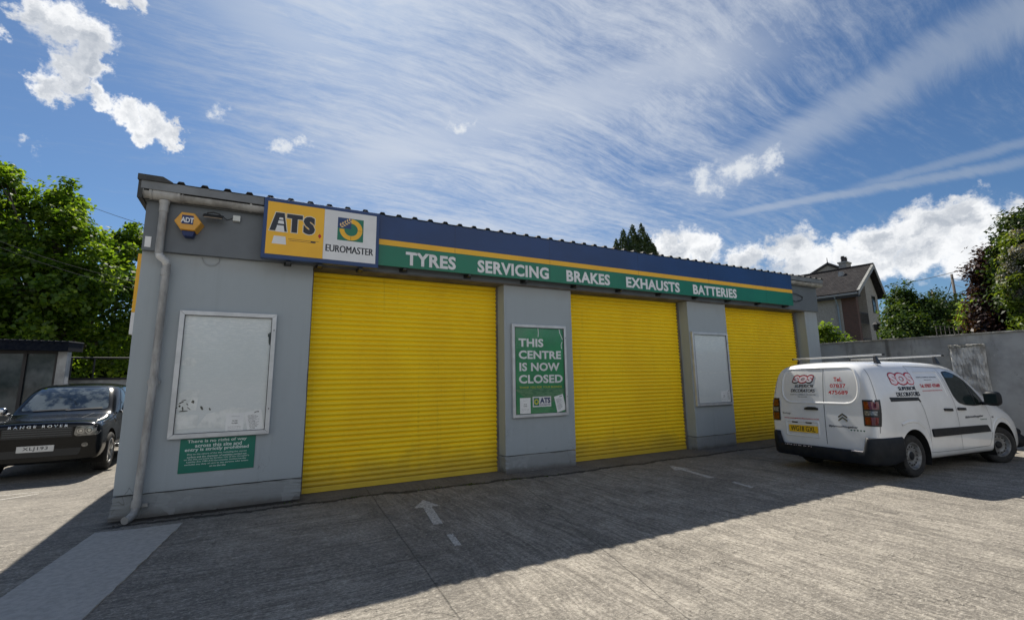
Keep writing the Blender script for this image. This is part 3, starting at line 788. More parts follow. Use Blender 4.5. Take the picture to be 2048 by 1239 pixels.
mb = MB(); text_to(mb, 'EUROMASTER', on_y(yl), .802, 1.480, 3.467, 3.572); text_to(mb, 'EUROMASTER', on_y(yl-.0004), .806, 1.484, 3.467, 3.572); text_to(mb, 'EUROMASTER', on_y(yl-.0008), .810, 1.488, 3.467, 3.572); mb.marks = mb.marks[:1]; bpart(mb, 'lettering', M_ink, t)
mb = MB()
for x in (.30, .72, 1.30): mb.mark(); mb.box(x, x+.06, -.24, -.06, 3.245, 3.278); mb.box(x-.02, x+.08, -.075, -.061, 3.24, 3.285)
bpart(mb, 'bracket', M_black, t, split=True)

# yellow and white sign along the side wall, seen edge-on
t = empty('side_wall_sign', (-1.39, .7, 2.2), 0, 'narrow yellow and white sign on the side wall beyond the left corner, seen edge-on', 'sign')
mb = MB(); mb.box(-1.425, -1.373, .10, 1.60, 2.50, 3.27); bpart(mb, 'yellow_panel', M_gold, t)
mb = MB(); mb.box(-1.425, -1.373, .10, 1.60, 2.22, 2.497); bpart(mb, 'white_panel', M_white, t)

# alarm box
t = empty('alarm_box', (-.892, -.06, 3.69), 0, 'yellow hexagonal alarm box with blue base beside the downpipe', 'alarm box')
M_al = flat('alarm_yellow', (0.72, 0.36, 0.05), 0.4); M_alb = flat('alarm_blue', (0.008, 0.025, 0.12), 0.35)
hexa = [(-1.049, 3.687), (-.975, 3.818), (-.825, 3.818), (-.737, 3.700), (-.808, 3.575), (-.970, 3.575)]
def hx(s, c=(-.893, 3.697)): return [(c[0]+(x-c[0])*s, c[1]+(z-c[1])*s) for x, z in hexa]
mb = MB(); a = [(x+.02, -.062, z-.012) for x, z in hx(1.0)]; b = [(x, -.185, z) for x, z in hx(.98)]; c = [(x, -.2, z) for x, z in hx(.92)]
mb.prism(a, b); mb.prism([(x, y-.0002, z) for x, y, z in b], c); bpart(mb, 'case', M_al, t, bevel=.005)
mb = MB(); mb.prism([(-.950, -.065, 3.572), (-.800, -.065, 3.572), (-.825, -.065, 3.495), (-.92, -.065, 3.495)], [(-.960, -.175, 3.572), (-.812, -.175, 3.572), (-.830, -.165, 3.503), (-.935, -.165, 3.503)]); bpart(mb, 'beacon', M_alb, t, bevel=.006)
mb = MB(); mb.box(-.962, -.835, -.2035, -.2005, 3.655, 3.775); bpart(mb, 'badge', M_alb, t)
mb = MB(); text_to(mb, 'ADT', on_y(-.2042), -.972, -.828, 3.675, 3.745, bold=.03, space=.95); bpart(mb, 'lettering', M_white, t)

# floodlight, junction box, loose cable
M_lens = flat('floodlight_glass', (0.75, 0.62, 0.50), 0.3)
t = empty('floodlight', (-.6, -.06, 3.8), 0, 'slim black floodlight on the grey fascia between alarm box and junction box', 'floodlight')
mb = MB(); mb.prism([(-.735, -.13, 3.835), (-.50, -.13, 3.835), (-.50, -.245, 3.775), (-.735, -.245, 3.775)], [(-.735, -.12, 3.855), (-.50, -.12, 3.855), (-.50, -.255, 3.79), (-.735, -.255, 3.79)]); bpart(mb, 'housing', M_black, t, bevel=.004)
mb = MB(); mb.prism([(-.72, -.142, 3.829), (-.515, -.142, 3.829), (-.515, -.235, 3.781), (-.72, -.235, 3.781)], [(-.72, -.142, 3.8255), (-.515, -.142, 3.8255), (-.515, -.235, 3.772), (-.72, -.235, 3.772)]); bpart(mb, 'lens', M_lens, t)
mb = MB(); mb.tube([(-.70, -.062, 3.85), (-.69, -.14, 3.862), (-.62, -.17, 3.868), (-.55, -.14, 3.862), (-.54, -.062, 3.85)], .008, 6); mb.tube([(-.5, -.11, 3.83), (-.46, -.07, 3.815), (-.40, -.066, 3.85)], .005, 6); bpart(mb, 'bracket', M_black, t)
o = MB().box(-.395, -.305, -.115, -.061, 3.805, 3.885).build('junction_box', mat('junction_box_white', (0.62, 0.65, 0.63), .45), bevel=.006)
tag(o, 'small white junction box on the fascia left of the blue framed box sign', 'junction box')
mb = MB(); mb.tube([(-.72, -.004, 3.27), (-.69, -.012, 3.20), (-.63, -.014, 3.165), (-.56, -.012, 3.175), (-.52, -.004, 3.22), (-.51, -.01, 3.28)], .0035, 6)
tag(mb.build('loose_cable', flat('grey_cable', (.30, .31, .32)), smooth=True), 'thin grey cable loop hanging below the fascia at the left', 'cable')
mb = MB(); mb.tube([(12.32, -.17, 3.70), (12.7, -.10, 3.71), (12.98, -.075, 3.66), (12.92, -.09, 3.56), (12.6, -.10, 3.50), (12.33, -.15, 3.53)], .010, 6)
tag(mb.build('loose_cable', M_black, smooth=True), 'black cable loop on the grey fascia at the right end of the long sign', 'cable')
o = MB().box(-1.345, -1.28, -.066, -.0605, 3.33, 3.47).build('paper_label', M_white)
tag(o, 'small torn white label on the dark fascia at the left corner', 'label')

# ---------------------------------------------------------------- poster cases
M_alu = mat('silver_frame', (0.62, 0.64, 0.66), 0.38, metal=0.35, c2=(0.52, 0.54, 0.56), nscale=5, world=True)
M_back = mat('whitish_backing', (0.50, 0.56, 0.57), 0.5, c2=(0.42, 0.48, 0.49), nscale=2.2, world=True, bump=.05)
def reflection_streak_mat():
    m = bpy.data.materials.new('reflection_streak_backing'); m.use_nodes = True
    T = NT(m.node_tree); b = m.node_tree.nodes['Principled BSDF']; b.inputs['Roughness'].default_value = .5
    P = T.new('ShaderNodeNewGeometry').outputs['Position']; x, y, z = T.sep(P)
    up = T.step(T.m('ADD', z, T.m('MULTIPLY', T.noise(P, 3, 4, .6), .8)), 2.2, 2.9)
    s = T.noise(T.map(P, rot=(0, R_(18), 0), scale=(3, 1, 11)), 4.0, 8, .72, 0.6)
    col = T.mix(T.m('MULTIPLY', T.step(s, .45, .62), T.m('MULTIPLY_ADD', up, .5, .28)), (0.66, 0.71, 0.72), (0.82, 0.85, 0.84))  # pale streaks painted in as reflections on the glazing, stronger towards the top
    T.put(b.inputs['Base Color'], col); return m
M_back1 = reflection_streak_mat()
M_pane = clear_mat('poster_case_glazing', 1.0, .25, 3.0)
M_paper = mat('notice_paper', (0.88, 0.90, 0.90), 0.8, c2=(0.80, 0.82, 0.83), nscale=6, world=True)
M_scrap = mat('crumpled_film', (0.82, 0.85, 0.84), 0.35, c2=(0.66, 0.70, 0.70), nscale=9, bump=.8, bscale=14, world=True)
def notice_sheet(parent, cx, cz, w, h, rot, lines, y):
    c, s = math.cos(rot), math.sin(rot)
    fn = lambda yy: (lambda u, v: (cx+u*c-v*s, yy, cz+u*s+v*c))
    mb = MB(); f = fn(y); mb.prism([f(-w/2, -h/2), f(w/2, -h/2), f(w/2, h/2), f(-w/2, h/2)], [fn(y+.0015)(-w/2, -h/2), fn(y+.0015)(w/2, -h/2), fn(y+.0015)(w/2, h/2), fn(y+.0015)(-w/2, h/2)])
    p = bpart(mb, 'notice', M_paper, parent)
    ink = MB(); f = fn(y-.0008)
    for (txt, u0, u1, v, hh, b) in lines: text_to(ink, txt, f, u0*w/2, u1*w/2, v*h/2, v*h/2+hh, bold=b)
    bx = parent.location; ink.v = [(x-bx.x, yy-bx.y, z-bx.z) for x, yy, z in ink.v]
    o = ink.build('print', M_ink, p, split=True)
L1 = [('IMPORTANT NOTICE', -.4, .5, .62, .006, .0), ('WE ARE', -.3, .3, .12, .014, .04), ('CLOSED', -.35, .35, -.12, .014, .04), ('PLEASE VISIT YOUR NEAREST', -.75, .75, -.45, .006, .0), ('CENTRE OR CALL OUR TEAM', -.75, .75, -.58, .006, .0), ('THANK YOU FOR YOUR CUSTOM', -.75, .75, -.78, .006, .0)]
L2 = [('ATS', .1, .7, .75, .018, .06)]+[(w, -.7, e, .58-.13*i, .008, .02) for i, (w, e) in enumerate([('NEAREST CENTRES', .0), ('ROAD NAME AND TOWN', .3), ('OPENING TIMES', .5), ('MON TO FRI 8 30', .2), ('SAT 8 30 TO 12', .6), ('TEL NUMBER', .1), ('ROAD NAME TOWN', .5), ('TEL NUMBER', .2), ('ROAD NAME', .4), ('TEL NUMBER', .2), ('ROAD NAME', -.1)])]
def case(x0, x1, z0, z1, label, back, fw=.055):
    t = empty('poster_case', ((x0+x1)/2, -.03, z0), 0, label, 'poster case', 'silver framed poster cases on the pillars')
    mb = MB(); mb.box(x0+.01, x1-.01, -.03, -.002, z0+.01, z1-.01); bpart(mb, 'backing', back, t)
    fr = MB()
    def bar(a, b): fr.add(a+b, [(0, 1, 2, 3), (7, 6, 5, 4), (0, 4, 5, 1), (1, 5, 6, 2), (2, 6, 7, 3), (3, 7, 4, 0)])
    o = [(x0, z0), (x1, z0), (x1, z1), (x0, z1)]; i_ = [(x0+fw, z0+fw), (x1-fw, z0+fw), (x1-fw, z1-fw), (x0+fw, z1-fw)]
    for k in range(4):
        a, b, c, d = o[k], o[(k+1) % 4], i_[(k+1) % 4], i_[k]
        bar([(p[0], -.062, p[1]) for p in (a, b, c, d)], [(p[0], -.001, p[1]) for p in (a, b, c, d)])
    bpart(fr, 'frame', M_alu, t, bevel=.005)
    mb = MB(); mb.box(x0+fw-.004, x1-fw+.004, -.046, -.043, z0+fw-.004, z1-fw+.004); bpart(mb, 'glazing', M_pane, t)
    mb = MB()
    for z in (z0+(z1-z0)*.205, z0+(z1-z0)*.86): mb.mark(); mb.lathe([(0, -.003), (.008, -.003), (.008, .004), (0, .004)], (x1-fw*.45, -.063, z), (0, 1, 0), 12)
    bpart(mb, 'lock', M_black, t, split=True)
    mb = MB(); a = .006
    mb.box(x0+fw, x1-fw, -.0612, -.050, z1-fw-a, z1-fw); mb.box(x0+fw, x0+fw+a, -.0612, -.050, z0+fw, z1-fw); mb.box(x1-fw-a, x1-fw, -.0612, -.050, z0+fw, z1-fw); mb.box(x0+fw, x1-fw, -.0612, -.050, z0+fw, z0+fw+a)
    bpart(mb, 'gasket', M_black, t)
    return t
t = case(-.895, .240, .905, 2.535, 'large silver poster case with blank pale streaky backing and two notices on the left pillar', M_back1, .058)
notice_sheet(t, -.175, 1.075, .205, .245, R_(0), L1, -.034)
notice_sheet(t, .055, 1.085, .20, .27, R_(12), L2, -.036)
mb = MB(); mb.plate([(-.84, 1.02), (-.60, 1.03), (-.585, 1.19), (-.83, 1.21)], -.034, -.031)
mb.plate([(-.825, 1.27), (-.62, 1.25), (-.60, 1.50), (-.70, 1.52), (-.82, 1.47)], -.034, -.031); mb.plate([(-.60, 1.03), (.10, .99), (.12, 1.24), (-.2, 1.27), (-.5, 1.20)], -.0335, -.031)
mb.plate([(-.82, 1.83), (-.70, 1.80), (-.66, 1.86), (-.69, 1.91), (-.76, 1.93), (-.82, 1.88)], -.034, -.031)
bpart(mb, 'torn_film', M_scrap, t, split=True)
mb = MB(); rr = random.Random(3)
def blot(cx, cz, w, h, a):
    mb.plate([(cx+(math.cos(q)*w*math.cos(a)-math.sin(q)*h*math.sin(a))*rr.uniform(.7, 1.2), cz+(math.cos(q)*w*math.sin(a)+math.sin(q)*h*math.cos(a))*rr.uniform(.7, 1.2)) for q in [i*math.pi/5 for i in range(10)]], -.0365, -.0345)
for b_ in [(-.66, 1.36, .017, .022, 0), (-.56, 1.28, .012, .030, .5), (-.47, 1.26, .008, .020, .4), (-.76, 1.245, .05, .008, .05), (-.765, 1.28, .008, .03, .2), (-.79, 1.35, .035, .009, .5), (-.76, 1.38, .03, .006, .2), (-.80, 1.31, .012, .016, .3), (-.72, 1.33, .006, .02, .6), (-.83, 1.29, .01, .006, .3), (.19-.02, 2.19, .022, .085, 0), (.155, 2.23, .012, .04, .3), (-.70, 1.28, .005, .03, .8)]: blot(*b_)
bpart(mb, 'black_scrap', flat('dark_scraps', (0.05, 0.06, 0.055), .5), t, split=True)

M_pg = mat('green_poster', (0.008, 0.25, 0.085), 0.4, c2=(0.006, 0.20, 0.07), nscale=3, world=True)
t = case(4.012, 5.178, .915, 2.560, 'silver poster case with green THIS CENTRE IS NOW CLOSED poster on the second pillar', M_pg, .055)
mb = MB()
for i, (w, a, b) in enumerate([('THIS', 4.155, 4.68), ('CENTRE', 4.155, 5.065), ('IS NOW', 4.165, 5.025), ('CLOSED', 4.150, 5.085)]):
    z1 = 2.305-i*.217; text_to(mb, w, on_y(-.0315), a, b, z1-.152, z1, bold=.034, space=1.04)
bpart(mb, 'lettering', M_white, t, split=True)
mb = MB(); text_to(mb, 'THANK YOU FOR YOUR BUSINESS', on_y(-.0315), 4.16, 5.06, 1.415, 1.452, bold=.01); bpart(mb, 'small_lettering', flat('yellow_ink', (.55, .50, .03)), t)
mb = MB(); P = [(4.07, 1.40), (4.30, 1.405), (4.62, 1.41), (5.12, 1.40), (5.12, 1.33), (4.97, 1.24), (4.88, 1.17), (4.66, 1.10), (4.50, 1.10), (4.38, 1.19), (4.24, 1.27)]
mb.plate(P, -.0314, -.0302); bpart(mb, 'pale_swoosh', mat('pale_green_print', (0.10, 0.25, 0.12), .45, c2=(0.035, .17, .075), nscale=13, stretch=(1, 1, 3), world=True, lo=.4, hi=.6), t)
mb = MB(); mb.box(4.425, 4.815, -.0325, -.0305, 1.085, 1.265); bpart(mb, 'logo_panel', M_white, t)
mb = MB(); mb.box(4.445, 4.560, -.0332, -.0326, 1.105, 1.245); q = bpart(mb, 'logo_square', M_green, t)
mb = MB(); ring(mb, (4.5025, 1.175), .026, .048, 0, 2*math.pi, -.0336); bpart(mb, 'logo_ring', flat('lime_ink', (.62, .60, .04)), t)
mb = MB(); text_to(mb, 'ATS', on_y(-.0332), 4.575, 4.80, 1.145, 1.245, bold=.05); text_to(mb, 'EUROMASTER', on_y(-.0332), 4.575, 4.80, 1.107, 1.130, bold=.02); bpart(mb, 'logo_lettering', M_alb, t, split=True)
notice_sheet(t, 4.27, 1.115, .215, .27, 0, L1, -.035)
notice_sheet(t, 5.01, 1.135, .20, .29, R_(13), L2, -.035)
mb = MB()
for pts in ([(5.03, 2.50), (5.045, 2.42), (5.085, 2.34), (5.10, 2.30)], [(5.09, 2.26), (5.065, 2.2), (5.075, 2.13)], [(4.56, 2.50), (4.57, 2.42), (4.56, 2.34)]):
    for a, b in zip(pts, pts[1:]): mb.plate([(a[0], a[1]), (a[0]+.014, a[1]), (b[0]+.014, b[1]), (b[0], b[1])], -.034, -.032)
bpart(mb, 'torn_film', M_scrap, t, split=True)
t = case(8.600, 9.795, .932, 2.570, 'silver poster case with blank pale backing on the third pillar, right of the middle door', M_back1, .055)
notice_sheet(t, 9.52, 1.12, .19, .24, 0, L1, -.034); notice_sheet(t, 9.68, 1.13, .13, .26, R_(10), L2, -.036)
mb = MB(); mb.plate([(8.70, 1.70), (9.2, 1.66), (9.72, 1.68), (9.72, 1.655), (9.2, 1.64), (8.70, 1.68)], -.034, -.031); bpart(mb, 'torn_film', M_scrap, t, split=True)

# green notice plate
t = empty('notice_plate', (-.33, -.01, .48), 0, 'green plate reading There is no right of way, under the large poster case', 'notice plate')
M_np = mat('green_notice', (0.0, 0.165, 0.115), .4, c2=(0, .145, .10), nscale=3, world=True)
mb = MB(); mb.box(-.755, .085, -.010, -.001, .478, .893); bpart(mb, 'plate', M_np, t, bevel=.002)
mb = MB()
for w, a, b, z, h in [('There is no right of way', -.68, -.02, .832, .050), ('across this site and', -.595, -.075, .785, .045), ('entry is strictly prohibited', -.70, .01, .728, .052)]:
    text_to(mb, w, on_y(-.0108), a, b, z, z+h, bold=.02)
for i, (w, a, b) in enumerate([('Due to the nature of the site, including the uneven', -.67, -.01), ('surface and the character of activities carried out', -.67, -.01), ("on the site, pursuant to Section 1(1) of the Occupier's", -.70, .02), ('Liability Act 1984 ATS Euromaster Limited hereby', -.67, -.01), ('excludes any duty of care to any persons who enters', -.69, .015), ('on to the site', -.42, -.24)]):
    z = .690-i*.031; text_to(mb, w, on_y(-.0108), a, b, z, z+.022, bold=.012)
bpart(mb, 'lettering', flat('notice_white', (.66, .74, .72), .5), t, split=True)

# ---------------------------------------------------------------- vehicles
def body_mesh(stations, ztop_ref, cuts, sub=2, lean=None, ys=None, zs=None):
    """closed shell lofted through cross-sections; wheel arches cut out of it"""
    cabin = ys[0]; hood = ys[1]; zh = zs
    rings = []
    for (x, zt, w, zb, t) in stations:
        half = []
        for i in range(len(cabin)):
            y = w*(cabin[i]*(1-t)+hood[i]*t)
            z = zb+(zh[i]-zh[0])/(zh[-1]-zh[0])*(zt-zb)
            xx = x + (lean(x, z) if lean else 0)
            half.append((xx, y, z))
        ring = [(a, -b, c) for a, b, c in half]+[(a, b, c) for a, b, c in half[-2:0:-1]]
        rings.append(ring)
    n = len(rings[0]); vs = [p for r in rings for p in r]; fs = []
    for i in range(len(rings)-1):
        for k in range(n): fs.append((i*n+k, i*n+(k+1) % n, (i+1)*n+(k+1) % n, (i+1)*n+k))
    # caps as strips between the two sides
    m = len(cabin)
    for base, flip in ((0, 1), ((len(rings)-1)*n, 0)):
        R = lambda k: base+k; L = lambda k: base+(n-k) % n
        for k in range(m-1):
            a = [R(k), R(k+1), L(k+1), L(k)]; a = [q for j, q in enumerate(a) if q not in a[:j]]
            fs.append(tuple(a[::-1] if flip else a))
    me = bpy.data.meshes.new('b'); me.from_pydata(vs, [], fs); me.update()
    bm = bmesh.new(); bm.from_mesh(me); bmesh.ops.recalc_face_normals(bm, faces=bm.faces); bm.to_mesh(me); bm.free()
    o = bpy.data.objects.new('b', me); COL.objects.link(o)
    sm = o.modifiers.new('s', 'SUBSURF'); sm.levels = sub; sm.render_levels = sub
    cut = []
    for i, c in enumerate(cuts):
        cm = bpy.data.meshes.new('c'); cm.from_pydata(c.v, [], c.f); cm.update()
        bm = bmesh.new(); bm.from_mesh(cm); bmesh.ops.recalc_face_normals(bm, faces=bm.faces); bm.to_mesh(cm); bm.free()
        co = bpy.data.objects.new('c', cm); COL.objects.link(co); cut.append(co)
        b = o.modifiers.new('x', 'BOOLEAN'); b.operation = 'DIFFERENCE'; b.object = co; b.solver = 'EXACT'
    dg = bpy.context.evaluated_depsgraph_get(); dg.update()
    res = bpy.data.meshes.new_from_object(o.evaluated_get(dg))
    for q in cut+[o]: bpy.data.objects.remove(q)
    res.polygons.foreach_set('use_smooth', [True]*len(res.polygons))
    res.set_sharp_from_angle(angle=R_(32))
    return res

class Drape:
    """lays flat outlines and lettering onto a curved body by casting them against it"""
    def __init__(s, me):
        s.tree = BVHTree.FromPolygons([v.co for v in me.vertices], [tuple(p.vertices) for p in me.polygons])
    def side(s, sgn=-1, e=.003):
        def f(x, z, extra=0):
            h = s.tree.ray_cast(Vector((x, sgn*3, z)), Vector((0, -sgn, 0)))
            y = h[0].y if h[0] is not None else sgn*.85
            return (x, y+sgn*(e+extra), z)
        return f
    def rear(s, e=.003, d=1):
        def f(y, z, extra=0):
            h = s.tree.ray_cast(Vector((-8*d, -y*d, z)), Vector((d, 0, 0)))
            x = h[0].x if h[0] is not None else 0
            return (x-d*(e+extra), -y*d, z)
        return f
def rear_uv(f):  # u to the right as seen from behind
    return f
def panel(mb, poly, fn, grid=.05, th=.004, mi=0):
    mb.mark()
    """outline filled with a fine grid of triangles, draped through fn, with a little thickness"""
    bm = bmesh.new(); vs = [bm.verts.new((x, z, 0)) for x, z in poly]; f = bm.faces.new(vs); f.normal_update()
    xs = [p[0] for p in poly]; zs = [p[1] for p in poly]
    for k in range(int(min(xs)/grid), int(max(xs)/grid)+1):
        g = bm.verts[:]+bm.edges[:]+bm.faces[:]; bmesh.ops.bisect_plane(bm, geom=g, plane_co=(k*grid, 0, 0), plane_no=(1, 0, 0), dist=1e-5)
    for k in range(int(min(zs)/grid), int(max(zs)/grid)+1):
        g = bm.verts[:]+bm.edges[:]+bm.faces[:]; bmesh.ops.bisect_plane(bm, geom=g, plane_co=(0, k*grid, 0), plane_no=(0, 1, 0), dist=1e-5)
    bmesh.ops.triangulate(bm, faces=bm.faces); bm.verts.index_update()
    A = [fn(v.co.x, v.co.y, th) for v in bm.verts]; B = [fn(v.co.x, v.co.y, -.012) for v in bm.verts]
    n = len(A); F = [tuple(v.index for v in q.verts) for q in bm.faces]
    E = [tuple(v.index for v in e.verts) for e in bm.edges if e.is_boundary]
    bm.free()
    mb.add(A+B, F+[tuple(i+n for i in q[::-1]) for q in F]+[(a, b, b+n, a+n) for a, b in E], mi)
    return mb
def ribbon(mb, pts, fn, w=.006, step=.04, mi=0):
    mb.mark()
    P = []
    for a, b in zip(pts, pts[1:]):
        a = Vector(a); b = Vector(b); k = max(1, int((b-a).length/step))
        P += [a+(b-a)*i/k for i in range(k)]
    P.append(Vector(pts[-1]))
    vs = []
    for i, p in enumerate(P):
        t = (P[min(i+1, len(P)-1)]-P[max(0, i-1)]); t = t.normalized() if t.length else Vector((1, 0)); n_ = Vector((-t.y, t.x))*w/2
        vs += [fn(*(p+n_), 0), fn(*(p-n_), 0)]
    mb.add(vs, [(2*i, 2*i+1, 2*i+3, 2*i+2) for i in range(len(P)-1)], mi)
def drape_text(mb, body, fn, u0, u1, v0, v1, extra=0, mi=0, su=1, **k):
    return text_to(mb, body, lambda u, v: fn(u, v, extra), u0, u1, v0, v1, mi, **k)
def rounded(poly, r=.03, n=4):
    out = []; m = len(poly)
    for i in range(m):
        a, b, c = Vector(poly[i-1]), Vector(poly[i]), Vector(poly[(i+1) % m])
        d1 = min(r, (a-b).length*.45); d2 = min(r, (c-b).length*.45)
        p = b+(a-b).normalized()*d1; q = b+(c-b).normalized()*d2
        for k in range(n+1):
            t = k/n; out.append(tuple(p*(1-t)**2+b*2*t*(1-t)+q*t*t))
    return out
def cyl(c, r, y0, y1, n=40):
    mb = MB(); mb.prism([(c[0]+r*math.cos(2*math.pi*i/n), y0, c[1]+r*math.sin(2*math.pi*i/n)) for i in range(n)], [(c[0]+r*math.cos(2*math.pi*i/n), y1, c[1]+r*math.sin(2*math.pi*i/n)) for i in range(n)])
    return mb
M_tyre = mat('tyre_rubber', (0.018, 0.018, 0.019), 0.85, c2=(0.035, 0.034, 0.032), nscale=14, bump=.3)
M_steel = mat('steel_rim', (0.25, 0.26, 0.27), 0.45, metal=.4, c2=(0.13, 0.13, 0.13), nscale=11)
M_vanw = mat('white_van_paint', (0.82, 0.835, 0.845), 0.22, c2=(0.74, 0.75, 0.755), nscale=2.0, coat=.6, lo=.3, hi=.7)
M_trim = mat('charcoal_bumper', (0.010, 0.013, 0.018), 0.50, c2=(0.018, 0.021, 0.026), nscale=7, bump=.15, spec=.22)
M_seam = flat('panel_gap', (0.06, 0.065, 0.07), .8)
M_glass = glass_mat('dark_glass', (0.015, 0.022, 0.020))
M_lampr = mat('red_lamp', (0.17, 0.004, 0.008), 0.12, c2=(0.09, 0.002, 0.004), nscale=30, coat=.8)
M_lampc = mat('clear_lamp', (0.26, 0.27, 0.27), 0.12, c2=(0.08, 0.085, 0.085), nscale=34, coat=.8)
M_well = flat('wheel_well', (0.008, 0.008, 0.008), .9)
M_py = flat('yellow_plate', (0.85, 0.52, 0.02), .35); M_pw = flat('white_plate', (0.72, 0.72, 0.70), .35)
M_sosr = flat('sos_red', (0.55, 0.012, 0.03), .4); M_sosp = flat('sos_white', (0.78, 0.72, 0.76), .4)

def wheel(root, c, r, w, sgn, rim, steer=0.0, spokes=None):
    """one wheel: tyre, rim, cap; sgn = outer side in y"""
    rot = Matrix.Rotation(steer, 3, 'Z')
    C0 = Vector(c)
    def put(mb): mb.v = [tuple(C0+rot @ (Vector(p)-C0)) for p in mb.v]; return mb
    ax = (0, sgn, 0); h = w/2
    prof = [(r*.62, -h*.9), (r*.80, -h*1.02), (r*.93, -h*.98), (r*.985, -h*.78), (r, -h*.5), (r, h*.5), (r*.985, h*.78), (r*.93, h*.98), (r*.80, h*1.02), (r*.66, h*.94), (r*.62, h*.8)]
    t = put(MB().lathe(prof, c, ax, 48, close=True)).build('wheel', M_tyre, root, smooth=True)
    # tread grooves
    g = MB()
    for k in (-.45, -.15, .15, .45): g.lathe([(r*1.0012, h*k-.004), (r*1.0012, h*k+.004)], c, ax, 48)
    put(g).build('tread_groove', M_well, t)
    m = MB(); R1 = r*.63
    if spokes is None:
        m.lathe([(R1, -h*.8), (R1*.97, h*.7), (R1*1.04, h*.88), (R1*1.02, h*.93), (R1*.93, h*.86), (R1*.86, h*.45), (R1*.82, h*.40), (R1*.78, h*.52), (R1*.60, h*.60), (R1*.52, h*.46), (R1*.34, h*.42), (R1*.30, h*.55), (R1*.16, h*.60), (0, h*.60)], c, ax, 48)
        put(m).build('rim', rim, t, smooth=True)
        hs = MB()
        for k in range(14):
            a = 2*math.pi*k/14; q = C0+Vector((math.cos(a)*R1*.69, sgn*h*.57, math.sin(a)*R1*.69)); hs.lathe([(R1*.055, -.012), (R1*.055, .006), (0, .006)], q, ax, 8)
        put(hs).build('vent_holes', M_well, t)
        cp = MB().lathe([(R1*.31, h*.42), (R1*.30, h*.66), (R1*.2, h*.72), (0, h*.72)], c, ax, 20)
        put(cp).build('hub_cap', M_trim, t, smooth=True)
    else:
        m.lathe([(R1*1.0, -h*.8), (R1*1.0, h*.8), (R1*1.07, h*.95), (R1*1.05, h*1.0), (R1*.97, h*.92), (R1*.93, -h*.2)], c, ax, 48)
        m.lathe([(R1*.26, h*.1), (R1*.24, h*.75), (0, h*.78)], c, ax, 20)
        for k in range(spokes):
            a = 2*math.pi*k/spokes; u = Vector((math.cos(a), 0, math.sin(a))); v_ = Vector((-math.sin(a), 0, math.cos(a))); Y = Vector((0, sgn, 0))
            a0 = [C0+u*R1*.15+v_*R1*.15+Y*h*.3, C0+u*R1*.15-v_*R1*.15+Y*h*.3, C0+u*R1*.15-v_*R1*.12+Y*h*.75, C0+u*R1*.15+v_*R1*.12+Y*h*.75]
            a1 = [C0+u*R1*.97+v_*R1*.11+Y*h*.45, C0+u*R1*.97-v_*R1*.11+Y*h*.45, C0+u*R1*.97-v_*R1*.08+Y*h*.85, C0+u*R1*.97+v_*R1*.08+Y*h*.85]
            m.prism(a0, a1)
        put(m).build('rim', rim, t, autos=35)
        put(MB().lathe([(R1*.7, -h*.25), (R1*.7, -h*.1), (0, -h*.1)], c, ax, 24)).build('brake_disc', M_steel, t)
    return t

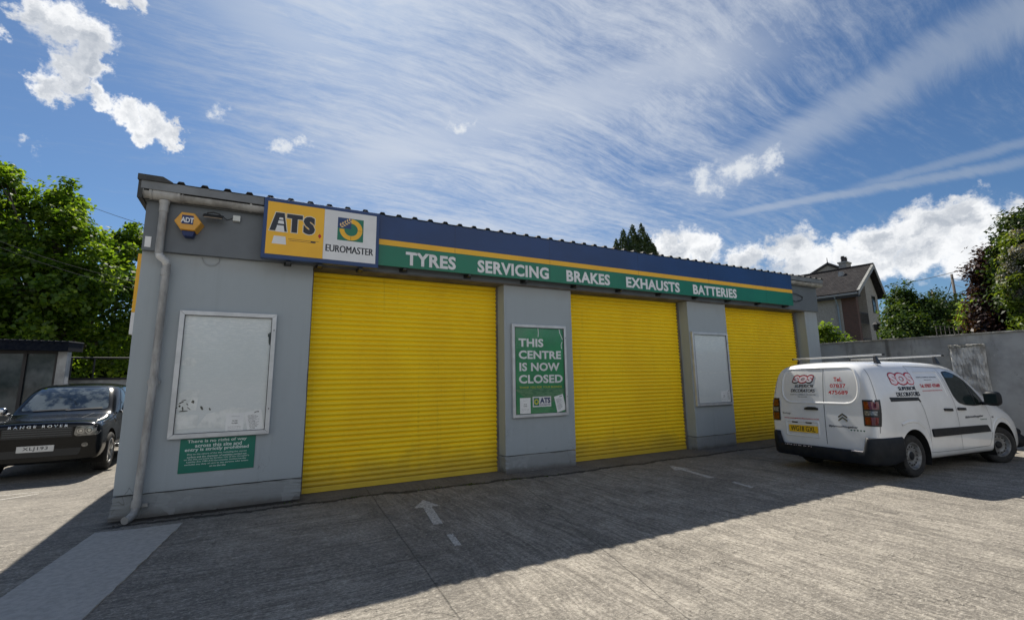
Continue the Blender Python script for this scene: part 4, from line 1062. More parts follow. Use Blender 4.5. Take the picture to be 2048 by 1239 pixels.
def well(mb, x, y, z, r, s):
    # half-round liner above the wheel
    n = 24; A = [(-.15+1.3*i/n)*math.pi for i in range(n+1)]
    a = [(x+r*math.cos(t), y, z+r*math.sin(t)) for t in A]; b = [(x+r*math.cos(t), y-s*.34, z+r*math.sin(t)) for t in A]
    mb.add(a+b, [(i, i+1, n+2+i, n+1+i) for i in range(n)]+[tuple(range(n+1, 2*n+2))])
def build_van():
    root = empty('parked_van', (8.278, -2.765, 0.0), -0.085, 'white panel van with red and black lettering, parked by the boundary wall', 'van')
    WR, WF, RY = 0.91, 3.60, .315
    lean = lambda x, z: (.075*max(0, z-.62) + .10*max(0, z-1.45)**1.5*1.6)*max(0, 1-x/.5)
    ys = ([0, .50, .93, .975, .992, 1.0, .995, .945, .885, .815, .70, .45, 0], [0, .50, .93, .975, .992, 1.0, .995, .98, .94, .86, .74, .45, 0])
    zs = [.20, .20, .215, .32, .55, .85, 1.06, 1.30, 1.52, 1.67, 1.765, 1.80, 1.81]
    st = [(.035, 1.66, .80, .30, 0), (.045, 1.72, .855, .27, 0), (.085, 1.765, .885, .23, 0), (.22, 1.792, .903, .205, 0), (.6, 1.805, .908, .20, 0), (1.3, 1.815, .91, .20, 0), (2.0, 1.805, .91, .20, 0), (2.55, 1.775, .91, .20, 0), (2.80, 1.72, .91, .20, .05),
          (3.10, 1.52, .908, .20, .3), (3.42, 1.245, .905, .20, .8), (3.60, 1.12, .90, .20, 1), (3.95, 1.03, .885, .20, 1), (4.25, .91, .84, .20, 1), (4.42, .78, .77, .21, 1), (4.50, .64, .68, .24, 1)]
    cuts = []
    for x, rr in ((WR, .385), (WF, .375)):
        for s in (-1, 1): cuts.append(cyl((x, RY+.02), rr, s*.55, s*1.2))
    # pressed recess on the rear doors, above the handle
    me = body_mesh(st, 1.8, cuts, 2, lean, ys, zs)
    me.materials.clear(); me.materials.append(M_vanw)
    body = bpy.data.objects.new('body', me); COL.objects.link(body); body.parent = root
    D = Drape(me); S = D.side(-1); S2 = D.side(1); Rr = D.rear(); 
    # u for the rear: our rear coordinates are y (left positive); fn takes (-y)
    RR = lambda u, v, e=0: Rr(u, v, e)      # u = -y, to the right as seen from behind
    mb = MB()
    for s in (-1, 1):
        for x, rr in ((WR, .383), (WF, .373)):
            well(mb, x, s*.895, RY+.02, rr, s)
    mb.box(.3, 4.3, -.62, .62, .17, .24)
    mb.build('underbody', M_well, body)
    # arch lips
    # side window, quarter pane, windscreen
    wp = [(2.235, 1.585), (2.40, 1.600), (2.58, 1.555), (2.80, 1.44), (3.00, 1.27), (3.14, 1.09), (3.10, 1.045), (2.80, 1.035), (2.50, 1.055), (2.33, 1.10), (2.25, 1.20), (2.225, 1.38)]
    for f in (S, S2):
        mb = MB(); panel(mb, rounded(grow(wp, .018), .05), f, th=.002); seal = mb.build('window_seal', M_black, body)
        mb = MB(); panel(mb, rounded([p for p in wp], .05), f, th=.004); mb.build('door_window', M_glass, body)
        mb = MB(); ribbon(mb, [(2.80, 1.44), (2.84, 1.03)], lambda u, v, e: f(u, v, .006), .035); mb.build('window_bar', M_black, body)
    # windscreen: cast from ahead
    Fr = D.rear(d=-1)
    mb = MB(); panel(mb, rounded([(-.74, 1.15), (.74, 1.15), (.60, 1.66), (-.60, 1.66)], .08), lambda u, v, e=0: Fr(u, v, e), th=.003); mb.build('windscreen', M_glass, body)
    # panel gaps
    mb = MB()
    for f in (S, S2):
        ribbon(mb, [(1.26, 1.70), (1.22, 1.30), (1.22, 1.17), (1.27, 1.0), (1.34, .70), (1.345, .34), (2.24, .33)], f)
        ribbon(mb, [(1.26, 1.70), (2.12, 1.675), (2.14, 1.55), (2.17, 1.25), (2.19, 1.0), (2.22, .55), (2.24, .33)], f)
        ribbon(mb, [(2.24, .33), (3.10, .34), (3.20, .50), (3.24, .80), (3.20, 1.02)], f)
        ribbon(mb, [(.22, 1.66), (.165, 1.25), (.10, .70)], f, .007); ribbon(mb, [(.56, 1.72), (.50, 1.76)], f, .006)
        ribbon(mb, [(2.12, 1.675), (2.35, 1.665), (2.62, 1.60), (2.88, 1.44)], f, .005)
    ribbon(mb, [(.13, 1.755), (.115, 1.5), (.10, 1.2), (.10, .9), (.10, .47)], RR, .009)
    ribbon(mb, [(-.70, 1.68), (-.74, 1.5), (-.79, 1.25)], RR, .006); 
    mb.build('panel_gap', M_seam, body, split=True)
    # pressed frame on the rear doors: a raised lip drawn as a narrow moulding
    rec = rounded([(-.53, 1.695), (.60, 1.690), (.67, 1.44), (.645, 1.22), (.53, 1.115), (-.55, 1.115), (-.645, 1.24), (-.62, 1.55)], .10, 6); rec.append(rec[0])
    mb = MB()
    def moulding(pts, fn, w, h):
        mb.mark(); P = []
        for a, b in zip(pts, pts[1:]):
            a = Vector(a); b = Vector(b); k = max(1, int((b-a).length/.03)); P += [a+(b-a)*i/k for i in range(k)]
        P.append(Vector(pts[-1])); vs = []
        for i, p in enumerate(P):
            t = (P[min(i+1, len(P)-1)]-P[max(0, i-1)]).normalized(); n_ = Vector((-t.y, t.x))
            for k, e in ((-.5, -.004), (-.22, h), (.22, h), (.5, -.004)): q = p+n_*w*k; vs.append(fn(q.x, q.y, e))
        mb.add(vs, [(4*i+j, 4*i+j+1, 4*i+5+j, 4*i+4+j) for i in range(len(P)-1) for j in range(3)])
    moulding(rec, RR, .045, .007)
    moulding([(1.40, 1.60), (2.05, 1.60), (2.08, 1.20)], S, .03, .004)
    moulding([(-.60, .80), (-.60, .56), (-.02, .56), (-.02, .80), (-.60, .80)], RR, .03, .006)
    for f in (S, S2): moulding([(.62, .80), (.78, .835), (.92, .84), (1.06, .82), (1.22, .72), (1.31, .55), (1.335, .36)], f, .05, .008); moulding([(3.22, .55), (3.32, .70), (3.48, .775), (3.64, .79), (3.80, .75), (3.93, .64)], f, .04, .007)
    mb.build('pressed_moulding', M_vanw, body, smooth=True, split=True)
    # black trims on the side
    for f in (S, S2):
        mb = MB(); panel(mb, rounded([(1.385, .700), (3.06, .690), (3.15, .575), (1.41, .575)], .02), f, th=.016); mb.build('side_strip', M_trim, body)
        mb = MB(); panel(mb, [(.465, 1.215), (1.215, 1.200), (1.25, 1.13), (1.22, 1.125), (1.205, 1.15), (.475, 1.15)], f, th=.002); mb.build('door_track', M_black, body)
        for a in (1.83, 2.23):
            mb = MB(); panel(mb, rounded([(a, .965), (a+.23, .955), (a+.23, .998), (a, 1.008)], .02), f, th=.022); mb.build('door_handle', M_black, body)
        mb = MB(); panel(mb, rounded([(3.29, .80), (3.35, .80), (3.35, .825), (3.29, .825)], .01), f, th=.004); mb.build('side_repeater', M_lampc, body)
        # lamps wrap round the rear corner
    for s, f in ((-1, S), (1, S2)):
        a, b = (.705, .90) if s < 0 else (-.90, -.705)
        def wrap(mb, z0, z1, m0=.02, e=.012, inner=.70, outer_x=.215):
            # strip from the rear face round to the side
            n = 10; vs = []
            for zz in [z0+(z1-z0)*k/8 for k in range(9)]:
                lx = outer_x-.085*(1.18-zz)/.38
                pts = []
                for i in range(6):
                    u = (inner+(.865-inner)*i/5)
                    p = Rr(-s*u, zz, e); pts.append(p)
                for i in range(1, 5):
                    x_ = .085+(lx-.085)*i/4; p = f(x_, zz, e); pts.append(p)
                vs.append(pts)
            m = len(vs[0]); V = [p for r in vs for p in r]
            mb.add(V, [(i*m+j, i*m+j+1, (i+1)*m+j+1, (i+1)*m+j) for i in range(8) for j in range(m-1)])
        L = MB(); wrap(L, .795, 1.185, e=.006); q = L.build('tail_lamp', M_black, body, smooth=True)
        L = MB(); wrap(L, 1.045, 1.160, e=.011, inner=.722, outer_x=.17); L.build('lamp_lens', M_lampr, q, smooth=True)
        L = MB(); wrap(L, .955, 1.020, e=.011, inner=.725, outer_x=.14); L.build('lamp_lens', M_lampc, q, smooth=True)
        L = MB(); wrap(L, .815, .930, e=.011, inner=.722, outer_x=.16); L.build('lamp_lens', M_lampr, q, smooth=True)
    # bumper: a moulded band round the tail, higher at the corners
    mb = MB(); n = 120; vs = []
    def plan(t):  # t -1..1 from right side arch round the tail to the left
        a = abs(t); s = -1 if t < 0 else 1
        if a > .62:
            k = (a-.62)/.38; return (.22+k*.36, s*.918)
        if a > .42:
            k = (a-.42)/.20*math.pi/2; return (-.035+.255*(1-math.cos(k)), s*(.70+.218*math.sin(k)))
        return (-.055+.020*(a/.42)**2, s*a/.42*.70)
    for i in range(n+1):
        t = -1+2*i/n; x, y = plan(t); a = abs(t)
        top = .425+(.62-.425)*min(1, max(0, (a-.425)/.018)); e = .0
        bot = .235+.04*max(0, (a-.75)/.25)
        inn = Vector((.35, y*.5)); d = (Vector((x, y))-inn).normalized()
        def q(o, z): p = Vector((x, y))+d*o; return (p.x, p.y, z)
        vs.append([q(-.06, top), q(-.012, top+.006), q(.004, top-.02), q(.010, (top*.55+bot*.45)), q(.0, bot+.03), q(-.03, bot), q(-.10, bot)])
    m = 7; mb.add([p for r in vs for p in r], [(i*m+j, i*m+j+1, (i+1)*m+j+1, (i+1)*m+j) for i in range(n) for j in range(m-1)])
    for k in (0, n): mb.f.append(tuple(range(k*m, k*m+m))); mb.mi.append(0)
    bu = mb.build('rear_bumper', M_trim, root, smooth=True)
    mb = MB(); r = random.Random(4)
    for i in range(12):
        y = .12+i*.042+r.uniform(-.01, .01); mb.box(-.066, -.058, y, y+r.uniform(.006, .024), .405+r.uniform(-.006, .006), .415+r.uniform(0, .008))
    mb.box(-.066, -.048, -.68, -.52, .418, .426)
    mb.build('scuff_marks', M_sosp, bu)
    mb = MB(); mb.tube([(4.28, -.80, .35), (4.50, -.60, .36), (4.56, 0, .36), (4.50, .60, .36), (4.28, .80, .35)], .13, 12); mb.tube([(4.30, -.80, .50), (4.53, -.58, .52), (4.58, 0, .53), (4.53, .58, .52), (4.30, .80, .50)], .07, 10)
    mb.build('front_bumper', M_trim, root, smooth=True)
    # rear hardware
    mb = MB(); panel(mb, rounded([(-.545, .625), (-.035, .625), (-.035, .737), (-.545, .737)], .012), RR, th=.014); pl = mb.build('number_plate', M_py, root)
    mb = MB(); drape_text(mb, 'WG18 GXL', RR, -.510, -.070, .640, .724, .0155, bold=.008); mb.build('plate_lettering', M_ink, pl)
    mb = MB(); panel(mb, rounded([(-.235, 1.000), (-.005, 1.000), (-.005, 1.032), (-.05, 1.05), (-.17, 1.05), (-.235, 1.03)], .012), RR, th=.024); mb.build('door_handle', M_black, body)
    mb = MB(); panel(mb, rounded([(-.16, 1.675), (.075, 1.672), (.075, 1.700), (-.16, 1.703)], .008), RR, th=.006); mb.build('brake_light', M_black, body)
    mb = MB()
    for a in (-.49, -.24): panel(mb, rounded([(a, .775), (a+.105, .772), (a+.105, .800), (a, .803)], .008), RR, th=.006)
    mb.build('plate_lamp', M_black, body, split=True)
    # chevron emblem
    M_chev = mat('dull_chrome', (0.16, 0.17, 0.18), .25, metal=.8)
    mb = MB()
    for dz in (0, -.052):
        z = .925+dz; c = .385
        panel(mb, [(c-.068, z-.030), (c, z+.018), (c+.068, z-.030), (c+.068, z-.004), (c, z+.043), (c-.068, z-.004)], RR, th=.008)
    mb.build('chevron_emblem', M_chev, body)
    # lettering
    V = D
    rr = MB(); ww = MB(); kk = MB(); gg = MB()
    def sos(fn, u0, u1, v0, v1, shear):
        drape_text(kk, 'SOS', fn, u0-.018, u1+.018, v0-.016, v1+.016, .0005, bold=.13, shear=shear, space=1.02)
        drape_text(rr, 'SOS', fn, u0-.011, u1+.011, v0-.010, v1+.010, .0012, bold=.115, shear=shear, space=1.02)
        drape_text(ww, 'SOS', fn, u0+.004, u1-.004, v0+.005, v1-.005, .0020, bold=.065, shear=shear, space=1.10)
    sos(RR, -.425, -.045, 1.452, 1.572, .35)
    for k in range(3): drape_text(kk, 'SUPERIOR', RR, -.398+k*.003, -.058+k*.003, 1.368, 1.420, .001+k*.0006, shear=.3)
    for k in range(3): drape_text(kk, 'DECORATORS', RR, -.473+k*.003, -.038+k*.003, 1.290, 1.345, .001+k*.0006, shear=.3)
    drape_text(kk, 'DOMESTIC & COMMERCIAL CONTRACTORS', RR, -.49, -.03, 1.243, 1.258, .001, bold=.02)
    drape_text(kk, 'FREE QUOTES', RR, -.35, -.18, 1.205, 1.220, .001, bold=.02)
    drape_text(rr, 'Tel.', RR, .29, .42, 1.468, 1.535, .001, bold=.028)
    drape_text(rr, '07837', RR, .225, .475, 1.368, 1.428, .001, bold=.018); drape_text(rr, '475689', RR, .19, .50, 1.262, 1.325, .001, bold=.018)
    drape_text(rr, 'www.sossuperiordecorators.co.uk', RR, -.63, .00, .835, .862, .001, bold=.03, shear=.2)
    drape_text(kk, 'Berlingo', RR, -.655, -.50, .905, .945, .001, bold=.0)
    drape_text(kk, 'DEALER NAME', RR, .285, .50, .822, .838, .001) if False else None
    drape_text(kk, '#plymouthtogether', RR, .155, .60, .738, .782, .001, bold=.015)
    def hearts(fn, u, v, n, s, d):
        for i in range(n):
            c = u+i*d; P = [(c, v-s), (c+s, v+s*.2), (c+s*.8, v+s*.8), (c+s*.35, v+s*.9), (c, v+s*.4), (c-s*.35, v+s*.9), (c-s*.8, v+s*.8), (c-s, v+s*.2)]
            gg.add([fn(a, b, .001) for a, b in P], [tuple(range(8))])
    hearts(RR, .50, .718, 5, .014, .047)
    sos(S, .66, 1.27, 1.405, 1.585, 0)
    for k in range(3): drape_text(kk, 'SUPERIOR', S, .772+k*.004, 1.231+k*.004, 1.315, 1.372, .001+k*.0006); drape_text(kk, 'DECORATORS', S, .672+k*.004, 1.281+k*.004, 1.222, 1.288, .001+k*.0006)
    drape_text(kk, 'DOMESTIC & COMMERCIAL CONTRACTORS', S, 1.39, 1.97, 1.505, 1.522, .001, bold=.02); drape_text(kk, 'FREE QUOTES', S, 1.58, 1.80, 1.462, 1.478, .001, bold=.02)
    drape_text(rr, 'Tel. 07837 475689', S, 1.39, 1.97, 1.348, 1.405, .001, bold=.028); drape_text(rr, 'www.sossuperiordecorators.co.uk', S, 1.40, 1.98, 1.285, 1.308, .001, bold=.03, shear=.2)
    drape_text(kk, '#plymouthtogether', S, 2.42, 3.00, .815, .865, .001, bold=.015); hearts(S, 2.90, .785, 5, .013, .045)
    kk.build('black_lettering', M_ink, body, split=True); rr.build('red_lettering', M_sosr, body, split=True); ww.build('white_lettering', M_sosp, body, split=True); gg.build('heart_row', flat('heart_green', (.01, .10, .06)), body)
    # mirrors
    for s in (-1, 1):
        mb = MB(); bm = bmesh.new(); bmesh.ops.create_uvsphere(bm, u_segments=16, v_segments=10, radius=1)
        for v in bm.verts:
            c = v.co; k = lambda t, p: math.copysign(abs(t)**p, t)
            v.co = Vector((3.12+k(c.x, .8)*.075, s*(1.03+k(c.y, .6)*.115), 1.135+k(c.z, .6)*.125))
        mb.add([tuple(v.co) for v in bm.verts], [tuple(v.index for v in f.verts) for f in bm.faces]); bm.free()
        mb.tube([(3.12, s*.86, 1.05), (3.12, s*.96, 1.05)], .03, 8)
        q = mb.build('wing_mirror', M_trim, root, smooth=True)
        MB().box(3.035, 3.043, min(s*.94, s*1.12), max(s*.94, s*1.12), 1.05, 1.22).build('mirror_glass', M_glass, q, bevel=.003)
    # headlights (hidden from here but part of the car)
    for s in (-1, 1):
        mb = MB(); Fp = lambda u, v, e=0: Fr(u, v, e); panel(mb, rounded([(s*.50, .70), (s*.78, .74), (s*.76, .90), (s*.60, .86)][::s], .03), Fp, th=.006); mb.build('headlight', M_lampc, root)
    # roof bars
    Mb = mat('alu_bar', (0.62, 0.63, 0.64), .35, metal=.6)
    for x in (.66, 2.36):
        b = MB(); b.box(x-.018, x+.018, -.76, .76, 1.870, 1.895); q = b.build('roof_bar', Mb, root, bevel=.006)
        for s in (-1, 1):
            e = MB(); e.box(x-.02, x+.02, min(s*.76, s*.785), max(s*.76, s*.785), 1.868, 1.897); e.build('end_cap', M_black, q, bevel=.004)
            f = MB(); f.prism([(x-.055, s*.64, 1.755), (x+.055, s*.64, 1.755), (x+.055, s*.70, 1.735), (x-.055, s*.70, 1.735)], [(x-.018, s*.62, 1.87), (x+.018, s*.62, 1.87), (x+.018, s*.66, 1.87), (x-.018, s*.66, 1.87)]); f.build('bar_foot', M_black, q, bevel=.005)
    for s in (-1, 1):
        wheel(root, (WR, s*.765, RY), .315, .185, s, M_steel); wheel(root, (WF, s*.755, RY), .315, .185, s, M_steel, steer=-.35)
    return root
VAN = build_van()
VAN.rotation_euler = (R_(-0.6), R_(0.25), -0.085)

M_blk = mat('black_car_paint', (0.003, 0.004, 0.005), 0.16, c2=(0.005, 0.006, 0.007), nscale=3, spec=.22, coat=.22)
M_chrome = mat('chrome', (0.62, 0.63, 0.64), .14, metal=1.0)
M_hl = mat('headlight_glass', (0.26, 0.25, 0.22), .08, c2=(0.08, 0.08, 0.075), nscale=18, coat=1.0)
M_alloy = mat('alloy_wheel', (0.50, 0.51, 0.52), .3, metal=.8)
def build_suv():
    root = empty('parked_suv', (-3.50, 4.88, -0.15), -math.pi/2+.016, 'glossy black four wheel drive car parked in front of the glazed kiosk', 'car')
    # x forward, nose at 0, tail at -4.78
    ys = ([0, .5, .93, .975, 1.0, 1.0, .985, .95, .88, .80, .72, .45, 0], [0, .5, .93, .975, 1.0, 1.0, .995, .985, .97, .93, .84, .48, 0])
    zs = [.30, .30, .32, .42, .62, .86, 1.06, 1.22, 1.42, 1.62, 1.73, 1.78, 1.79]
    st = [(-4.78, 1.15, .84, .42, .3), (-4.70, 1.45, .91, .36, .1), (-4.45, 1.70, .94, .32, 0), (-3.8, 1.77, .955, .30, 0), (-2.9, 1.79, .96, .30, 0), (-2.35, 1.77, .96, .30, 0), (-2.05, 1.70, .96, .30, 0), (-1.72, 1.46, .958, .30, .3), (-1.42, 1.20, .955, .30, .8), (-1.25, 1.13, .955, .30, 1),
          (-.80, 1.105, .95, .30, 1), (-.38, 1.085, .945, .30, 1), (-.16, 1.06, .94, .30, 1), (-.07, 1.04, .93, .30, 1), (-.035, 1.01, .905, .31, 1), (-.015, .97, .84, .33, 1)]
    WF, WRr, wr = -.84, -3.585, .375
    cuts = []
    for x in (WF, WRr):
        for s in (-1, 1): cuts.append(cyl((x, wr+.02), .44, s*.60, s*1.3))
    me = body_mesh(st, 1.8, cuts, 2, None, ys, zs)
    me.materials.clear(); me.materials.append(M_blk)
    body = bpy.data.objects.new('body', me); COL.objects.link(body); body.parent = root
    D = Drape(me); Fr = D.rear(d=-1); S = {s: D.side(s) for s in (-1, 1)}
    F = lambda u, v, e=0: Fr(u, v, e)       # u = y
    mb = MB()
    for s in (-1, 1):
        for x in (WF, WRr): well(mb, x, s*.93, wr+.02, .438, s)
    mb.box(-4.4, -.35, -.6, .6, .26, .36); mb.build('underbody', M_well, body)
    # windscreen: pale patches painted into its colour mimic reflections and interior shapes
    mb = MB(); panel(mb, rounded([(-.72, 1.215), (.72, 1.215), (.585, 1.675), (-.585, 1.675)], .07), F, th=.003); w = mb.build('windscreen', mat('windscreen_glass', (0.13, 0.15, 0.145), .03, c2=(0.012, .016, .016), nscale=3.0, coat=1.0, spec=1.0, lo=.42, hi=.60), body, smooth=False)
    mb = MB(); ribbon(mb, [(-.50, 1.215), (.05, 1.235)], lambda u, v, e: F(u, v, .02), .02); ribbon(mb, [(.02, 1.215), (.62, 1.24)], lambda u, v, e: F(u, v, .02), .02); mb.build('wiper', M_black, body, split=True)
    for s in (-1, 1):
        f = S[s]
        mb = MB(); panel(mb, rounded([(-1.78, 1.16), (-2.32, 1.62), (-4.25, 1.62), (-4.42, 1.16)][::1], .06), f, th=.003); mb.build('side_window', M_glass, body)
        mb = MB(); ribbon(mb, [(-2.55, 1.14), (-2.55, 1.64)], lambda u, v, e: f(u, v, .005), .09); ribbon(mb, [(-3.5, 1.14), (-3.5, 1.64)], lambda u, v, e: f(u, v, .005), .09); mb.build('door_pillar', M_black, body, split=True)
        mb = MB()
        for a in (-1.45, -2.55, -3.45): ribbon(mb, [(a, 1.12), (a, .45)], f, .008)
        mb.build('panel_gap', M_seam, body, split=True)
        mb = MB()
        for k in range(3): panel(mb, [(-1.38+k*.05, .92), (-1.36+k*.05, .92), (-1.33+k*.05, 1.04), (-1.35+k*.05, 1.04)], f, th=.008)
        mb.build('side_vent', M_chrome, body, split=True)
        for a in (-2.40, -3.35): mb = MB(); panel(mb, rounded([(a, .985), (a+.2, .985), (a+.2, 1.02), (a, 1.02)], .01), f, th=.02); mb.build('door_handle', M_blk, body)
        mb = MB(); mb.box(-3.1, -1.35, min(s*.90, s*1.0), max(s*.90, s*1.0), .40, .46); mb.build('side_step', M_chrome, root, bevel=.01)
        # headlight unit
        H = rounded([(s*.52, .80), (s*.56, .765), (s*.88, .775), (s*.92, .85), (s*.91, .955), (s*.54, .960)][::s], .03)
        mb = MB(); panel(mb, H, F, th=.006); hl = mb.build('headlight', M_hl, root)
        mb = MB()
        for cx, cz, rr in ((s*.615, .862, .052), (s*.745, .868, .058)):
            for r0, r1 in ((rr*.82, rr), (0, rr*.45)):
                vs = []; n = 24
                for k in range(n): a = 2*math.pi*k/n; vs += [F(cx+r0*math.cos(a), cz+r0*math.sin(a), .0085), F(cx+r1*math.cos(a), cz+r1*math.sin(a), .0085)]
                mb.add(vs, [(2*k, 2*k+1, (2*k+3) % (2*n), (2*k+2) % (2*n)) for k in range(n)])
        mb.build('lamp_ring', M_chrome, hl)
        mb = MB(); vs = [F(s*.70+.05*math.cos(2*math.pi*k/20), .60+.04*math.sin(2*math.pi*k/20), .006) for k in range(20)]; mb.add(vs, [tuple(range(20))]); mb.build('fog_lamp', M_hl, root)
        # mirrors
        mb = MB(); bm = bmesh.new(); bmesh.ops.create_uvsphere(bm, u_segments=16, v_segments=10, radius=1)
        for v in bm.verts:
            c = v.co; k = lambda t, p: math.copysign(abs(t)**p, t)
            v.co = Vector((-1.62+k(c.x, .8)*.09, s*(1.06+k(c.y, .6)*.115), 1.21+k(c.z, .6)*.085))
        mb.add([tuple(v.co) for v in bm.verts], [tuple(v.index for v in q.verts) for q in bm.faces]); bm.free()
        mb.tube([(-1.62, s*.90, 1.14), (-1.62, s*1.0, 1.16)], .03, 8); mb.build('wing_mirror', M_chrome, root, smooth=True)
        for x in (WF, WRr): wheel(root, (x, s*.835, wr), .375, .255, s, M_alloy, spokes=5)
    # grille
    mb = MB(); panel(mb, rounded([(-.50, .765), (.50, .765), (.50, .95), (-.50, .94)], .02), F, th=.004); g = mb.build('grille', M_black, root)
    mb = MB()
    for z in (.80, .84, .88, .92): panel(mb, [(-.48, z), (.48, z), (.48, z+.014), (-.48, z+.014)], F, th=.014)
    mb.build('grille_slats', flat('slat_grey', (0.09, 0.095, 0.10), .3), g)
    mb = MB(); panel(mb, rounded([(-.62, .42), (.62, .42), (.66, .55), (-.66, .55)], .03), F, th=.003); mb.build('lower_intake', M_black, root)
    mb = MB(); panel(mb, rounded([(-.84, .66), (.84, .66), (.84, .73), (-.84, .73)], .02), F, th=.014); mb.build('bumper_bar', M_blk, root)
    mb = MB(); panel(mb, rounded([(-.26, .515), (.26, .515), (.26, .627), (-.26, .627)], .01), F, th=.020); p = mb.build('number_plate', M_pw, root)
    mb = MB(); drape_text(mb, 'XLJ193', F, -.175, .175, .533, .610, .0215, bold=.008, space=1.1); mb.build('plate_lettering', M_ink, p)
    mb = MB(); drape_text(mb, 'RANGE ROVER', F, -.42, .42, .948, .998, .008, bold=.015, space=1.6); mb.build('bonnet_lettering', M_chrome, root)
    mb = MB(); 
    for s in (-1, 1): mb.add([(-1.2, s*.55, 1.145), (-.4, s*.52, 1.09), (-.4, s*.515, 1.092), (-1.2, s*.545, 1.147)], [(0, 1, 2, 3)])
    mb.build('bonnet_crease', M_seam, body)
    MB().box(-2.0, -1.97, -.36, -.02, 1.25, 1.3).build('dashboard', M_black, body) if False else None
    return root
SUV = build_suv()

# ---------------------------------------------------------------- boundary wall on the right
def oldwall_mat():
    m = bpy.data.materials.new('weathered_render'); m.use_nodes = True
    T = NT(m.node_tree); b = m.node_tree.nodes['Principled BSDF']; b.inputs['Roughness'].default_value = .85
    P = T.new('ShaderNodeNewGeometry').outputs['Position']; x, y, z = T.sep(P)
    col = T.mix(T.step(T.noise(P, 1.1, 5, .62), .38, .64), (0.36, 0.375, 0.385), (0.24, 0.25, 0.255))
    st = T.noise(T.map(P, scale=(5, 5, .5)), 1.2, 6, .65)
    col = T.mix(T.m('MULTIPLY', T.step(st, .54, .72), T.m('MULTIPLY_ADD', T.step(z, .9, 2.4), .45, .1)), col, (0.095, 0.095, 0.09))
    col = T.mix(T.m('MULTIPLY', T.step(T.noise(P, 4.5, 6, .7), .60, .70), .6), col, (0.12, 0.115, 0.105))
    col = T.mix(T.m('MULTIPLY', T.step(T.noise(P, 6.5, 5, .7), .64, .70), .5), col, (0.55, 0.56, 0.56))
    d = T.m('ABSOLUTE', T.m('SUBTRACT', T.m('ADD', y, T.m('MULTIPLY', T.noise(P, 3, 3), .06)), -1.37))
    col = T.mix(T.m('MULTIPLY', T.m('SUBTRACT', 1.0, T.step(d, .004, .07)), .7), col, (0.07, 0.07, 0.068))
    T.put(b.inputs['Base Color'], col)
    bn = T.new('ShaderNodeBump'); bn.inputs['Strength'].default_value = .5; bn.inputs['Distance'].default_value = .012
    T.put(bn.inputs['Height'], T.m('ADD', T.noise(P, 9, 5, .65), T.m('MULTIPLY', T.noise(P, 60, 4, .7), .5))); T.put(b.inputs['Normal'], bn.outputs[0])
    return m
M_old = oldwall_mat()
M_cope = mat('pale_coping', (0.42, 0.42, 0.40), .85, c2=(0.22, 0.22, 0.20), nscale=7, bump=.5, world=True)
def rough_poly(x0, x1, y0, y1, z0, z1, cuts, amp, seed):
    r = random.Random(seed); bm = bmesh.new(); bmesh.ops.create_cube(bm, size=1)
    for v in bm.verts: v.co = Vector((x0 if v.co.x < 0 else x1, y0 if v.co.y < 0 else y1, z0 if v.co.z < 0 else z1))
    bmesh.ops.subdivide_edges(bm, edges=bm.edges[:], cuts=cuts, use_grid_fill=True)
    for v in bm.verts: v.co += Vector([r.uniform(-amp, amp) for _ in range(3)])
    bm.verts.index_update(); mb = MB().add([tuple(v.co) for v in bm.verts], [tuple(v.index for v in f.verts) for f in bm.faces]); bm.free(); return mb
t = empty('boundary_wall', (14.18, -4, 0), 0, 'tall weathered grey rendered boundary wall behind the white van', 'wall')
mb = MB(); mb.box(14.07, 14.30, -1.37, 5, -.05, 2.40); bpart(mb, 'wall_panel', M_old, t, bevel=.01)
mb = MB(); mb.box(14.075, 14.30, -16, -1.372, -.05, 2.40); bpart(mb, 'wall_panel', M_old, t, bevel=.01)
mb = rough_poly(14.055, 14.32, -16, 5, 2.402, 2.435, 60, .006, 3); bpart(mb, 'coping', M_cope, t)
t = empty('wall_pier', (13.98, -2.96, 0), 0, 'rough rendered pier with pale ragged top standing against the boundary wall', 'pier')
mb = rough_poly(13.86, 14.068, -3.22, -2.70, -.02, 2.13, 26, .012, 5); bpart(mb, 'shaft', mat('patchy_white_render', (0.50, 0.51, 0.51), .85, c2=(0.26, 0.26, 0.255), nscale=5, bump=.6, bscale=12, world=True, lo=.38, hi=.58), t)
mb = rough_poly(13.845, 14.065, -3.235, -2.685, 2.135, 2.185, 10, .014, 6); bpart(mb, 'cap', M_cope, t)
t = empty('gate_pier', (13.9, .55, 0), 0, 'short grey pier with dark flat cap in the gap right of the workshop', 'pier')
mb = MB(); mb.box(13.72, 14.05, .40, .75, 0, 2.20); bpart(mb, 'shaft', M_old, t, bevel=.01)
mb = MB(); mb.box(13.69, 14.065, .36, .79, 2.203, 2.28); bpart(mb, 'cap', M_roof, t, bevel=.01)

# ---------------------------------------------------------------- far house
def brick_mat():
    m = bpy.data.materials.new('red_brick'); m.use_nodes = True
    T = NT(m.node_tree); b = m.node_tree.nodes['Principled BSDF']; b.inputs['Roughness'].default_value = .85
    P = T.new('ShaderNodeTexCoord').outputs['Object']; x, y, z = T.sep(P)
    br = T.new('ShaderNodeTexBrick'); T.put(br.inputs['Vector'], T.comb(T.m('ADD', x, y), z, 0.0))
    br.inputs['Scale'].default_value = 1; br.inputs['Brick Width'].default_value = .225; br.inputs['Row Height'].default_value = .075; br.inputs['Mortar Size'].default_value = .008
    T.put(br.inputs['Color1'], (0.075, 0.035, 0.028)); T.put(br.inputs['Color2'], (0.115, 0.052, 0.038)); T.put(br.inputs['Mortar'], (0.11, 0.10, 0.09))
    T.put(b.inputs['Base Color'], T.mix(T.m('MULTIPLY', T.noise(P, 3, 4), .35), br.outputs[0], (0.07, 0.045, 0.04))); return m
